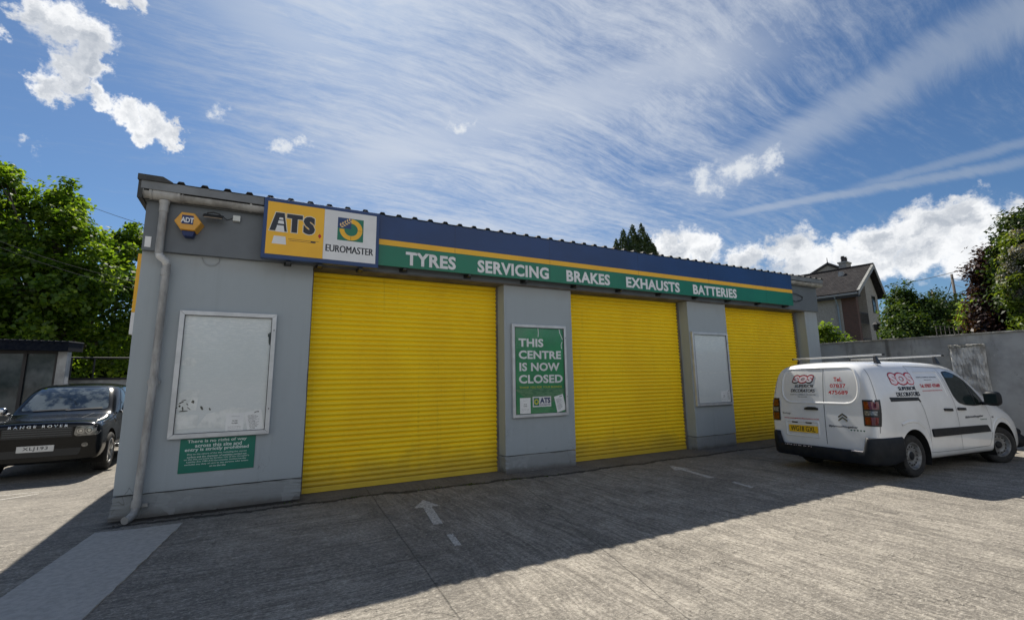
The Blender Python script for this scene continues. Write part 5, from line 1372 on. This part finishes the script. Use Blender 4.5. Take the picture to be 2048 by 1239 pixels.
def tile_mat():
    m = bpy.data.materials.new('brown_roof_tiles'); m.use_nodes = True
    T = NT(m.node_tree); b = m.node_tree.nodes['Principled BSDF']; b.inputs['Roughness'].default_value = .95; b.inputs['Specular IOR Level'].default_value = .08
    P = T.new('ShaderNodeTexCoord').outputs['Object']; x, y, z = T.sep(P)
    br = T.new('ShaderNodeTexBrick'); T.put(br.inputs['Vector'], T.comb(y, T.m('MULTIPLY', z, 1.45), 0.0))
    br.inputs['Scale'].default_value = 1; br.inputs['Brick Width'].default_value = .30; br.inputs['Row Height'].default_value = .20; br.inputs['Mortar Size'].default_value = .02; br.inputs['Mortar Smooth'].default_value = .3
    T.put(br.inputs['Color1'], (0.026, 0.026, 0.029)); T.put(br.inputs['Color2'], (0.042, 0.040, 0.042)); T.put(br.inputs['Mortar'], (0.03, 0.026, 0.025))
    T.put(b.inputs['Base Color'], T.mix(T.m('MULTIPLY', T.step(T.noise(P, 1.4, 5, .6), .45, .7), .5), br.outputs[0], (0.056, 0.055, 0.055)))
    bn = T.new('ShaderNodeBump'); bn.inputs['Strength'].default_value = .8; bn.inputs['Distance'].default_value = .03
    T.put(bn.inputs['Height'], T.new('ShaderNodeMath', operation='SUBTRACT').outputs[0] if False else T.m('SUBTRACT', 1.0, br.outputs['Fac'])); T.put(b.inputs['Normal'], bn.outputs[0]); return m
M_brick = brick_mat(); M_tile = tile_mat()
M_dash = mat('pebbledash', (0.34, 0.33, 0.31), .9, c2=(0.26, 0.25, 0.235), nscale=9, bump=.9, bscale=26)
M_bw = flat('white_bargeboard', (0.26, 0.27, 0.28), .6); M_dk = flat('dark_timber', (0.025, 0.024, 0.026), .6)
M_pipeb = mat('blue_grey_downpipe', (0.20, 0.26, 0.31), .5)
HY = R_(7.0)
C0 = at(1718, 584, 47.5)            # near eaves corner of the roof
hh = empty('gabled_house', (C0.x, C0.y, 0), HY, 'brick and pebbledash house with brown tiled gabled roof beyond the boundary wall', 'house')
# local frame: x along the gable (to the right), y along the ridge (away), z up; eaves at EZ
EZ = C0.z; GW = 6.05; RH = 2.72; LEN = 17; AX = 4.1; OV = .45
EZ0 = EZ
roofm = MB()
for (xa, za, xb, zb) in ((-.1, EZ, AX, EZ+RH), (GW+.1, EZ, AX, EZ+RH)):
    dxn = (xb-xa); L = math.hypot(dxn, zb-za); nx, nz = -(zb-za)/L*(1 if dxn > 0 else -1), abs(dxn)/L
    th = .14
    roofm.prism([(xa, 0, za), (xb, 0, zb), (xb, LEN, zb), (xa, LEN, za)], [(xa+nx*th, 0, za+nz*th), (xb+nx*th*.0, 0, zb+th*1.2), (xb, LEN, zb+th*1.2), (xa+nx*th, LEN, za+nz*th)])
rf = roofm.build('roof', M_tile, hh)
mb = MB(); mb.tube([(AX, -.02, EZ+RH+.17), (AX, LEN, EZ+RH+.17)], .12, 8); mb.build('ridge_tiles', M_tile, rf, smooth=True)
mb = MB()
for i in range(34):   # tile ends along the verge
    t = i/34; t2 = (i+.8)/34
    for s, x0 in ((1, -.1), (-1, GW+.1)):
        xa = x0+(AX-x0)*t; xb = x0+(AX-x0)*t2; za = EZ+RH*t+.10; zb = EZ+RH*t2+.10
        mb.prism([(xa, -.07, za), (xb, -.07, zb), (xb, -.07, zb+.1), (xa, -.07, za+.1)], [(xa, .12, za), (xb, .12, zb), (xb, .12, zb+.1), (xa, .12, za+.1)])
mb.build('verge_tiles', M_cope, rf)
mb = MB()
for s, x0 in ((1, -.18), (-1, GW+.18)):
    e = AX
    mb.prism([(x0, -.05, EZ-.22), (e, -.05, EZ+RH-.20), (e, -.05, EZ+RH+.06), (x0, -.05, EZ+.02)], [(x0, .0, EZ-.22), (e, .0, EZ+RH-.20), (e, .0, EZ+RH+.06), (x0, .0, EZ+.02)])
mb.build('bargeboard', M_bw, hh)
mb = MB(); mb.box(-.20, -.10, .05, LEN, EZ-.14, EZ+.02); mb.build('gutter', M_bw, hh, bevel=.02)
mb = MB(); mb.box(-.10, .42, .05, LEN, EZ-.30, EZ-.16); mb.box(-.12, -.08, .05, LEN, EZ-.34, EZ-.14); mb.build('soffit', M_dk, hh)
WX = .42; BY = .55
mb = MB(); mb.box(WX, GW-WX, 1.5, LEN, .5, EZ-.1); mb.build('wall', M_dash, hh)                      # pebbledash side
mb = MB(); mb.box(WX-.004, WX+.45, .43, 1.495, .5, EZ-.18); mb.build('brick_return', M_brick, hh)         # brick corner
mb = MB(); mb.prism([(3.0, y_, .5) if False else (3.0, .5, .5), (GW-WX, .5, .5), (GW-WX, .5, EZ+.3), (AX+.1, .5, EZ+RH-.2), (3.0, .5, EZ+RH-.95)], [(3.0, 1.49, .5), (GW-WX, 1.49, .5), (GW-WX, 1.49, EZ+.3), (AX+.1, 1.49, EZ+RH-.2), (3.0, 1.49, EZ+RH-.95)]); mb.build('gable_wall', M_dash, hh)
mb = MB(); mb.prism([(WX+.455, 1.35, .5), (2.99, 1.35, .5), (2.99, 1.35, EZ+RH-1.0), (WX+.455, 1.35, EZ-.1)], [(WX+.455, 1.49, .5), (2.99, 1.49, .5), (2.99, 1.49, EZ+RH-1.0), (WX+.455, 1.49, EZ-.1)]); mb.build('recess_wall', M_brick, hh)
mb = MB()
for z in (EZ-2.4, EZ-4.6):
    mb.box(WX+.5, 2.95, .5, .55, z, z+.05); mb.box(WX+.5, 2.95, .5, .55, z+.85, z+.92)
    for k in range(12): mb.box(WX+.55+k*.19, WX+.58+k*.19, .51, .54, z, z+.88)
mb.build('balcony_rail', M_dk, hh)
mb = MB(); mb.box(4.2, 5.0, .47, .51, EZ-1.35, EZ+.15); w = mb.build('window', M_dk, hh)
MB().box(4.27, 4.93, .455, .468, EZ-1.28, EZ+.08).build('pane', M_glass, w)
mb = MB(); mb.tube([(-.15, 1.75, EZ-.15), (.1, 1.75, EZ-.5), (WX-.09, 1.75, EZ-.9), (WX-.09, 1.75, .6)], .07, 8); mb.build('downpipe', M_pipeb, hh)
mb = MB(); mb.box(AX-1.3, AX-.95, 1.9, 2.3, EZ+1.85, EZ+2.45); mb.build('roof_flashing', M_upvc, rf)

# the second house behind: gable and chimney
P2 = at(1655, 527, 66)
h2 = empty('rear_house', (P2.x, P2.y, 0), R_(-62), 'pale gabled house end with a two-pot chimney showing above the tiled roof', 'house')
z = P2.z; wdt = 3.2
mb = MB(); mb.prism([(-wdt, 0, 1), (wdt, 0, 1), (wdt, 0, z-2.0), (0, 0, z-.2), (-wdt, 0, z-2.0)], [(-wdt, 6, 1), (wdt, 6, 1), (wdt, 6, z-2.0), (0, 6, z-.2), (-wdt, 6, z-2.0)]); mb.build('gable_wall', M_dash, h2)
mb = MB()
for s in (-1, 1): mb.prism([(0, -.25, z-.15), (s*(wdt+.4), -.25, z-2.25), (s*(wdt+.4), -.25, z-2.0), (0, -.25, z+.12)], [(0, 6, z-.15), (s*(wdt+.4), 6, z-2.25), (s*(wdt+.4), 6, z-2.0), (0, 6, z+.12)])
r2 = mb.build('roof', M_dk, h2)
mb = MB(); mb.tube([(0, 0, z), (0, 0, z+.7)], [.06, .03], 6); mb.build('finial', M_dk, r2)
P3 = at(1690, 534, 60)
ch = empty('chimney_stack', (P3.x, P3.y, 0), HY, 'rendered chimney stack with two dark pots above the brown tiled roof', 'chimney')
z = P3.z
mb = MB(); mb.box(-.62, .62, -.35, .35, z-5, z+.35); mb.build('stack', M_dash, ch)
mb = MB(); mb.box(-.70, .70, -.43, .43, z+.352, z+.50); mb.build('stack_cap', M_cope, ch)
for s in (-1, 1):
    mb = MB(); mb.tube([(s*.30, 0, z+.50), (s*.30, 0, z+.92)], [.20, .17], 12); mb.tube([(s*.30, 0, z+.92), (s*.30, 0, z+.98)], .22, 12); mb.tube([(s*.30, 0, z+.98), (s*.30, 0, z+1.12)], [.12, .18], 10); mb.build('chimney_pot', M_dk, ch, autos=40)
# small lamp post and rail by the far wall
q = at(1757, 684, 30)
t = empty('garden_lamp', (q.x, q.y, 0), .2, 'small black lantern on a post above the boundary wall beside the house', 'lamp')
z = at(1757, 660, 30).z
mb = MB(); mb.tube([(0, 0, 1), (0, 0, z)], .045, 8); mb.build('post', M_dk, t)
mb = MB(); mb.tube([(0, 0, z), (0, 0, z+.05), (0, 0, z+.30), (0, 0, z+.42)], [.10, .13, .17, .03], 6); mb.build('lantern', M_dk, t)
a = at(1762, 668, 30); b = at(1772, 678, 30); mb = MB()
mb.tube([tuple(a), tuple(b)], .03, 6); mb.tube([(a.x, a.y, a.z-.9), (b.x, b.y, b.z-.9)], .03, 6)
for k in range(5): p = a+(b-a)*k/4; mb.tube([(p.x, p.y, 1.2), (p.x, p.y, p.z)], .022, 6)
tag(mb.build('garden_railing', M_dk), 'short dark sloping railing beside the lantern below the pale gable', 'railing')

# ---------------------------------------------------------------- glazed kiosk and low wall on the left
M_kr = mat('dark_blue_roof_edge', (0.006, 0.009, 0.018), .9, c2=(0.015, 0.018, 0.026), nscale=16, world=True, spec=.1)
M_ww = mat('white_rendered_post', (0.46, 0.47, 0.47), .7, c2=(0.30, 0.30, 0.30), nscale=3, world=True)
M_kg = mat('kiosk_glazing', (0.020, 0.032, 0.040), .05, c2=(0.085, 0.105, 0.115), nscale=1.1, spec=.5, world=True)  # paler patches in the colour imitate bluish reflections
t = empty('glazed_kiosk', (-7.0, 10.5, -.2), 0, 'low glazed kiosk with dark blue roof edge behind the black car', 'kiosk')
mb = MB(); mb.prism([(-13, 9.7, 2.62), (-4.50, 9.7, 2.50), (-4.50, 9.7, 2.76), (-13, 9.7, 2.92)], [(-13, 11, 2.66), (-4.50, 11, 2.54), (-4.50, 11, 2.80), (-13, 11, 2.96)]); bpart(mb, 'roof', M_kr, t)
mb = MB()
for k in range(60): x = -12.9+k*.142; mb.tube([(x, 9.66, 2.905-.0188*(x+13)), (x, 11, 2.95-.0188*(x+13))], .035, 6)
bpart(mb, 'roof_ribs', M_kr, t)
mb = MB(); mb.box(-4.76, -4.56, 9.95, 10.30, -.2, 2.50); bpart(mb, 'end_wall', M_ww, t, bevel=.01)
mb = MB(); mb.box(-13, -4.765, 10.10, 10.9, -.2, .35); bpart(mb, 'base_wall', M_ww, t)
mb = MB(); mb.box(-13, -4.765, 10.13, 10.15, .35, 2.5); bpart(mb, 'glazing', M_kg, t)
mb = MB()
for x in (-4.80, -5.45, -6.10, -6.75, -7.4, -8.1, -9.0): mb.box(x-.035, x+.035, 10.06, 10.125, .35, 2.5)
mb.box(-13, -4.765, 10.07, 10.125, 2.44, 2.52); mb.box(-13, -4.765, 10.07, 10.125, .33, .40); bpart(mb, 'glazing_bars', M_dk, t)
t = empty('low_wall', (-3.6, 12.1, -.2), 0, 'low white rendered wall with a dark railing above, in front of the trees left of the workshop', 'wall')
mb = MB(); mb.box(-5.2, 1.5, 12.0, 12.25, -.3, 1.74); bpart(mb, 'wall_panel', M_ww, t, bevel=.01)
mb = MB(); mb.box(-5.25, 1.5, 11.95, 12.3, 1.742, 1.80); bpart(mb, 'coping', M_dk, t)
mb = MB(); mb.tube([(-5.2, 12.1, 2.42), (1.5, 12.1, 2.42)], .028, 8)
for x in (-5.0, -4.45, -3.3, -2.1, -.9): mb.tube([(x, 12.1, 1.8), (x, 12.1, 2.42)], .022, 8)
bpart(mb, 'railing', M_dk, t)

# ---------------------------------------------------------------- poles and wires
M_pole = mat('grey_timber_pole', (0.16, 0.14, 0.12), .9, c2=(0.10, 0.09, 0.08), nscale=5)
def pole(px, y0, dist, lab, r=.12, arms=False):
    p = at(px, y0, dist); t = empty('utility_pole', (p.x, p.y, 0), .3, lab, 'pole', 'wooden utility poles')
    MB().tube([(0, 0, 1), (0, 0, p.z)], [r*1.2, r*.85], 10).build('post', M_pole, t, smooth=True)
    mb = MB(); mb.box(-.5, .5, -.05, .05, p.z-.8, p.z-.68) if arms else mb.box(-.18, .18, -.05, .05, p.z-.5, p.z-.42)
    for s in (-1, 1): mb.tube([(s*.15, 0, p.z-.42), (s*.15, 0, p.z-.3)], .04, 6)
    mb.build('bracket', M_dk, t); return p
pp = pole(1903, 548, 62, 'tall wooden utility pole against the sky above the dark hedge')
pq = pole(1864, 581, 75, 'shorter distant utility pole just showing over the hedge, left of the tall one')
M_wire = flat('black_wire', (0.02, 0.02, 0.025), .6)
def wire(a, b, sag, lab, r=.012):
    a = Vector(a); b = Vector(b); n = 20
    pts = [a+(b-a)*i/n-Vector((0, 0, 4*sag*(i/n)*(1-i/n))) for i in range(n+1)]
    c = tuple((a+b)/2); mb = MB(); mb.tube(pts, r, 5)
    tag(mb.build('overhead_wire', M_wire, smooth=True), lab, 'wire', 'overhead wires')
top = pp-Vector((0, 0, .4))
wire(top, at(2080, 500, 40), .8, 'overhead wire running right from the tall pole to the purple tree', .022)
wire(top, pq-Vector((0, 0, .3)), 1.4, 'drooping wire between the two utility poles', .03)
wire(at(1700, 580, 70), at(2050, 505, 34), .4, 'straight wire rising to the right across the white clouds', .02)
wire(top-Vector((0, 0, .6)), at(2060, 585, 40), .3, 'wire leaving the tall pole low towards the creeper-clad tree', .016)
wire(at(1775, 620, 60), at(1990, 560, 60), .3, 'lower wire behind the tall pole above the hedge', .025)
wire(at(40, 345, 40), at(330, 462, 18), .25, 'single wire crossing the sky above the left tree', .009)
wire(at(-30, 470, 17), at(330, 575, 13), .12, 'upper of the two wires passing in front of the left tree', .0045)
wire(at(-30, 482, 17), at(330, 590, 13), .12, 'lower of the two wires passing in front of the left tree', .0045)

# ---------------------------------------------------------------- trees and shrubs
L_maple = leaf_mat('maple_leaf', [(0.050, 0.095, 0.016), (0.090, 0.160, 0.022), (0.150, 0.235, 0.030), (0.230, 0.320, 0.045)], .55)
L_dark = leaf_mat('dark_leaf', [(0.014, 0.028, 0.010), (0.024, 0.046, 0.013), (0.040, 0.068, 0.017), (0.075, 0.10, 0.026)], .3)
L_mid = leaf_mat('mid_green_leaf', [(0.020, 0.042, 0.012), (0.036, 0.068, 0.018), (0.060, 0.10, 0.024), (0.12, 0.165, 0.04)], .35)
L_lime = leaf_mat('lime_leaf', [(0.12, 0.19, 0.03), (0.19, 0.27, 0.05), (0.27, 0.34, 0.08)], .5)
L_spray = leaf_mat('spray_leaf', [(0.07, 0.11, 0.02), (0.12, 0.17, 0.03), (0.18, 0.23, 0.05)], .4)
L_purple = leaf_mat('copper_leaf', [(0.018, 0.010, 0.014), (0.034, 0.016, 0.022), (0.055, 0.026, 0.030), (0.085, 0.045, 0.04)], .3)
L_cyp = leaf_mat('cypress_leaf', [(0.030, 0.050, 0.016), (0.055, 0.085, 0.025), (0.085, 0.115, 0.035)], .2)
L_wist = leaf_mat('wisteria_flower', [(0.26, 0.24, 0.27), (0.36, 0.34, 0.36), (0.20, 0.20, 0.17)], .3)
M_bark = mat('bark', (0.075, 0.062, 0.050), .95, c2=(0.13, 0.12, 0.10), nscale=6, bump=.8, bscale=18)
def leaves_obj(name, pos, nrm, size, material, parent, seed, aspect=.62, droop=.25):
    """one folded four-cornered leaf at each position"""
    rg = np.random.default_rng(seed); n = len(pos)
    d = rg.normal(size=(n, 3)); d /= np.linalg.norm(d, axis=1)[:, None]
    t = d-(d*nrm).sum(1)[:, None]*nrm; t /= np.linalg.norm(t, axis=1)[:, None]+1e-9
    t[:, 2] -= droop; t /= np.linalg.norm(t, axis=1)[:, None]+1e-9
    b = np.cross(nrm, t); s = size*rg.uniform(.55, 1.25, n)[:, None]
    up = np.cross(t, b)
    v = np.empty((n, 4, 3)); v[:, 0] = pos-t*s*.5; v[:, 1] = pos+b*s*aspect*.5+up*s*.12+t*s*.05; v[:, 2] = pos+t*s*.5; v[:, 3] = pos-b*s*aspect*.5+up*s*.12+t*s*.05
    me = bpy.data.meshes.new(name)
    me.vertices.add(4*n); me.vertices.foreach_set('co', v.reshape(-1).astype(np.float32))
    me.loops.add(4*n); me.loops.foreach_set('vertex_index', np.arange(4*n, dtype=np.int32))
    me.polygons.add(n); me.polygons.foreach_set('loop_start', np.arange(0, 4*n, 4, dtype=np.int32)); me.polygons.foreach_set('loop_total', np.full(n, 4, dtype=np.int32))
    me.update(calc_edges=True); me.validate(); me.materials.append(material)
    o = bpy.data.objects.new(name, me); COL.objects.link(o); o.parent = parent
    return o
def crown_pts(blobs, n, clump, spread, seed, shell=.55, flat_=.7):
    """leaf positions gathered in clumps through the outer volume of several rounded masses"""
    rg = np.random.default_rng(seed); w = np.array([b[3]**2 for b in blobs]); w /= w.sum()
    nc = max(6, n//clump); bi = rg.choice(len(blobs), nc, p=w)
    B = np.array([b[:3] for b in blobs]); r = np.array([b[3] for b in blobs])
    d = rg.normal(size=(nc, 3)); d /= np.linalg.norm(d, axis=1)[:, None]
    rad = shell+(1-shell)*rg.random(nc)**.6; rad *= rg.uniform(.86, 1.14, nc)
    c = B[bi]+d*(r[bi]*rad)[:, None]*np.array([1, 1, .92])
    ci = rg.integers(0, nc, n); g = rg.normal(size=(n, 3))*np.array([1, 1, flat_])
    g /= np.maximum(1, np.linalg.norm(g, axis=1)/1.9)[:, None]
    p = c[ci]+g*spread*rg.uniform(.6, 1.3, nc)[ci][:, None]
    nn = d[ci]*.5+np.array([0, 0, .75])+rg.normal(size=(n, 3))*.45
    nn /= np.linalg.norm(nn, axis=1)[:, None]
    return p, nn, c
def tree(name, base, blobs, n, size, material, label, cat='tree', group=None, clump=55, spread=.32, shell=.55, trunk=.22, fork=.45, seed=1, limbs=None, aspect=.62, bark=None, nlimb=9):
    base = Vector(base); t = empty(name, base, 0, label, cat, group)
    loc = [(b[0]-base.x, b[1]-base.y, b[2]-base.z, b[3]) for b in blobs]
    p, nn, c = crown_pts(loc, n, clump, spread, seed, shell)
    leaves_obj('crown', p, nn, size, material, t, seed+1, aspect)
    if trunk:
        r = random.Random(seed); mb = MB(); cz = sum(b[2] for b in loc)/len(loc); fz = cz*fork
        cx = sum(b[0] for b in loc)/len(loc)*.15; cy = sum(b[1] for b in loc)/len(loc)*.15
        mb.tube([(0, 0, -.1), (cx*.3, cy*.3, fz*.4), (cx, cy, fz)], [trunk*1.3, trunk, trunk*.85], 10)
        tg = list(c[np.random.default_rng(seed).choice(len(c), min(nlimb*3, len(c)), replace=False)])
        for i, q in enumerate([Vector(x[:3]) for x in loc][:nlimb]+[Vector(x) for x in tg]):
            s = Vector((cx, cy, fz*(r.uniform(.75, 1.0)))); q = Vector(q); k = trunk*(.55 if i < len(loc) else .26)
            mid = s+(q-s)*.5+Vector((r.uniform(-.2, .2), r.uniform(-.2, .2), (q-s).length*.10))
            a = s+(mid-s)*.5+Vector((r.uniform(-.1, .1), r.uniform(-.1, .1), .08)); e = mid+(q-mid)*.55+Vector((r.uniform(-.1, .1), r.uniform(-.1, .1), .05))
            mb.tube([s, a, mid, e, q], [k, k*.75, k*.5, k*.3, k*.12], 7)
        mb.build('trunk', bark or M_bark, t, smooth=True)
    return t
def B(px, py, dist, rpx):
    p = at(px, py, dist); return (p.x, p.y, p.z, rpx*dist/1000.0)
# left maple
bl = [B(-70, 450, 27, 90), B(35, 465, 26, 74), B(-20, 570, 25, 90), B(108, 505, 25, 62), B(175, 560, 24, 60), B(95, 600, 24, 72), B(235, 600, 25, 55), B(150, 680, 24, 66), B(245, 690, 25, 56),
      B(35, 690, 25, 70), B(122, 425, 26, 34), B(245, 520, 26, 36), B(300, 570, 26, 44), B(140, 392, 27, 20), B(70, 400, 27, 26), B(18, 365, 27, 26), B(112, 374, 27, 12), B(330, 650, 26, 60), B(-150, 500, 27, 110), B(-120, 640, 26, 100), B(272, 448, 27, 13), B(278, 472, 27, 18), B(258, 492, 27, 24), B(225, 500, 26, 26), B(-40, 380, 27, 50)]
p = at(98, 700, 24.5)
tree('maple_tree', (p.x, p.y, -.3), bl, 74000, .19, L_maple, 'large bright green maple tree filling the left edge behind the kiosk', clump=120, spread=.27, shell=.42, trunk=.30, fork=.52, seed=21, nlimb=18, aspect=.8)
bl = [B(60, 745, 30, 80), B(180, 740, 30, 70), B(270, 730, 30, 60), B(-60, 740, 30, 90), B(330, 740, 30, 60), B(150, 690, 33, 60), B(20, 690, 33, 60), B(280, 690, 33, 60)]
p = at(200, 740, 31)
tree('background_tree', (p.x, p.y, -.3), bl, 22000, .32, L_dark, 'dark green undergrowth trees standing behind the maple and low wall', clump=50, spread=.45, shell=.2, trunk=.18, seed=25)
# twiggy top by the building corner
# conifer over the roof
def conifer():
    base = at(1268, 600, 42); t = empty('conifer_tree', (base.x, base.y, 0), 0, 'dark three-spired conifer showing above the middle of the workshop roof', 'tree')
    rg = np.random.default_rng(8); P = []; N = []
    for (px, ytop, r0) in [(1246, 458, 1.0), (1264, 449, 1.15), (1282, 447, 1.15), (1295, 470, 1.1), (1232, 478, .9), (1306, 486, 1.0), (1270, 470, 1.7)]:
        a = at(px, ytop, 42); H_ = 6.0; n = 6500; h = rg.random(n)**.62*H_
        spr = .03+(h/H_)**.8*r0*1.5; ang = rg.random(n)*6.283
        lobe = 1+.25*np.sin(ang*5+h*4)+.18*np.sin(h*9+ang*2); rr = spr*lobe*rg.uniform(.55, 1.0, n)
        q = np.stack([a.x-base.x+rr*np.cos(ang), a.y-base.y+rr*np.sin(ang), a.z-h+rg.normal(size=n)*.05], 1); P.append(q)
        N.append(np.stack([np.cos(ang), np.sin(ang), np.full(n, .3)], 1)+rg.normal(size=(n, 3))*.35)
    P = np.concatenate(P); N = np.concatenate(N); N /= np.linalg.norm(N, axis=1)[:, None]
    leaves_obj('crown', P, N, .20, L_cyp, t, 9, .45, droop=-.7)
    tp = at(1268, 500, 42); MB().tube([(0, 0, 0), (0, 0, tp.z)], [.3, .15], 10).build('trunk', M_bark, t, smooth=True)
conifer()
# bright shrub behind the wall
bl = [B(1655, 668, 19, 14), B(1648, 655, 19, 10), B(1672, 678, 19, 13), B(1688, 683, 18.6, 10), B(1640, 672, 19, 16), B(1700, 690, 18.5, 8)]
p = at(1660, 700, 19); tree('leafy_shrub', (p.x, p.y, .4), bl, 1500, .12, L_lime, 'bright yellow-green shrub leaning over the wall below the pebbledash house', 'shrub', clump=14, spread=.10, trunk=.04, seed=31, shell=.2)
bl = [B(1806, 602, 30, 20), B(1803, 586, 30, 13), B(1806, 572, 30, 8), B(1800, 630, 29, 24), B(1832, 622, 30, 30), B(1808, 660, 28, 28), B(1850, 645, 30, 36), B(1792, 675, 27, 14), B(1840, 675, 28, 34)]
p = at(1808, 690, 29); tree('garden_tree', (p.x, p.y, .8), bl, 20000, .15, L_mid, 'mid green pointed garden tree right of the brown roofed house', clump=34, spread=.19, seed=33, shell=.35, trunk=.14)
bl = [B(1880, 615, 33, 26), B(1905, 640, 32, 40), B(1860, 655, 30, 34), B(1925, 625, 33, 24), B(1945, 650, 31, 30), B(1890, 675, 29, 34), B(1935, 680, 29, 30), B(1845, 670, 30, 28)]
p = at(1900, 690, 30); tree('garden_tree', (p.x, p.y, .8), bl, 18000, .15, L_dark, 'dark rounded evergreen beneath the utility pole', clump=34, spread=.20, seed=35, shell=.35, trunk=.14)
bl = [B(1948, 617, 27, 16), B(1942, 640, 27, 18), B(1952, 660, 27, 16)]
p = at(1946, 690, 27); tree('leafy_shrub', (p.x, p.y, .8), bl, 2600, .13, L_lime, 'yellow-green shrub between the dark evergreen and the purple tree', 'shrub', clump=20, spread=.14, trunk=.05, seed=37, shell=.2)
bl = [B(1972, 512, 22.6, 15), B(1962, 535, 22.6, 18), B(1968, 556, 22.6, 19), B(1985, 575, 23, 26), B(1972, 600, 23, 26), B(1995, 625, 23, 32), B(1980, 655, 23, 34), B(2020, 650, 23, 34), B(2000, 560, 23, 22), B(2030, 610, 23, 34), B(2075, 640, 23, 40), B(1955, 585, 23, 8), B(1985, 505, 23, 9)]
p = at(2000, 690, 23); tree('copper_tree', (p.x, p.y, .6), bl, 15000, .14, L_purple, 'purple-leaved tree in front of the creeper-clad tree at the right edge', clump=26, spread=.15, seed=39, shell=.35, trunk=.10)
bl = [B(2050, 468, 21, 30), B(2085, 455, 21, 42), B(2026, 490, 21, 18), B(2046, 520, 21, 30), B(2080, 540, 21, 46), B(2120, 480, 21, 66), B(2120, 580, 21, 66), B(2058, 590, 21, 28), B(2042, 444, 21.4, 13)]
p = at(2080, 690, 21); tc = tree('creeper_tree', (p.x, p.y, .5), bl, 22000, .14, L_dark, 'tall dark tree clad in pale flowering creeper at the right edge of the view', clump=30, spread=.17, seed=41, shell=.4, trunk=.18)
loc = [(b[0]-p.x, b[1]-p.y, b[2]-.5, b[3]) for b in [B(2020, 500, 20, 11), B(2006, 520, 20, 9), B(2010, 545, 20, 10), B(2024, 575, 20, 14), B(2040, 560, 19.8, 12), B(2012, 480, 20, 8), B(2030, 605, 20, 10), B(2045, 480, 19.6, 12), B(2044, 640, 20, 12), B(2012, 596, 20, 9)]]
q_, n_, c_ = crown_pts(loc, 1500, 16, .10, 43, .2); leaves_obj('bright_sprays', q_, n_, .12, L_spray, tc, 44, .6, .5)
loc = [(b[0]-p.x, b[1]-p.y, b[2]-.5, b[3]) for b in [B(2022, 520, 20, 9), B(2020, 548, 20, 9), B(2028, 565, 20, 9), B(2036, 470, 20, 8), B(2040, 500, 19.6, 8), B(2030, 590, 20, 8), B(2018, 535, 20, 7)]]
q_, n_, c_ = crown_pts(loc, 2400, 26, .09, 45, .2); leaves_obj('creeper_flowers', q_, n_, .07, L_wist, tc, 46, .8, .6)
# trellis in front of the copper tree
t = empty('garden_trellis', tuple(at(1925, 680, 24)), -.5, 'small pale lattice trellis above the wall below the purple tree', 'trellis')
mb = MB()
for i in range(12): mb.box(-.9+i*.16, -.88+i*.16, -.01, .01, -1.2, .55)
for i in range(8): mb.box(-.92, .92, -.012, .012, -.6+i*.16, -.58+i*.16)
mb.build('lattice', flat('grey_lattice', (.12, .11, .10), .8), t)
# distant wood closing the view
rg = random.Random(77); bl = []
for i in range(40):
    a = 1720+i*13; q = at(a, 668, 75+rg.uniform(-6, 6)); bl.append((q.x, q.y, q.z-rg.uniform(0, 1.2), 3.0))
q_, n_, c_ = crown_pts(bl, 16000, 30, .7, 78, .2); o = leaves_obj('distant_wood', q_, n_, .55, L_dark, None, 79)
tag(o, 'distant dark wood low behind the garden trees on the right', 'wood', kind='stuff')
bl = []
for i in range(26):
    q = at(-300+i*22, 735, 60+rg.uniform(-6, 6)); bl.append((q.x, q.y, q.z-1, 3.2))
q_, n_, c_ = crown_pts(bl, 9000, 30, .8, 80, .2); o = leaves_obj('distant_wood', q_, n_, .6, L_dark, None, 81)
tag(o, 'distant dark wood low behind the maple on the left', 'wood', kind='stuff')
# unseen hedge added behind the viewer for the glazing and paint to reflect
bl = [(x, -24+math.sin(x)*1.5, 2.2+math.sin(x*1.7)*.9, 2.4) for x in range(-20, 26, 3)]
q_, n_, c_ = crown_pts(bl, 9000, 30, .6, 91, .3); o = leaves_obj('reflector_hedge', q_, n_, .4, L_mid, None, 92)
tag(o, 'unseen leafy hedge added behind the viewer for reflections', 'hedge', kind='stuff')
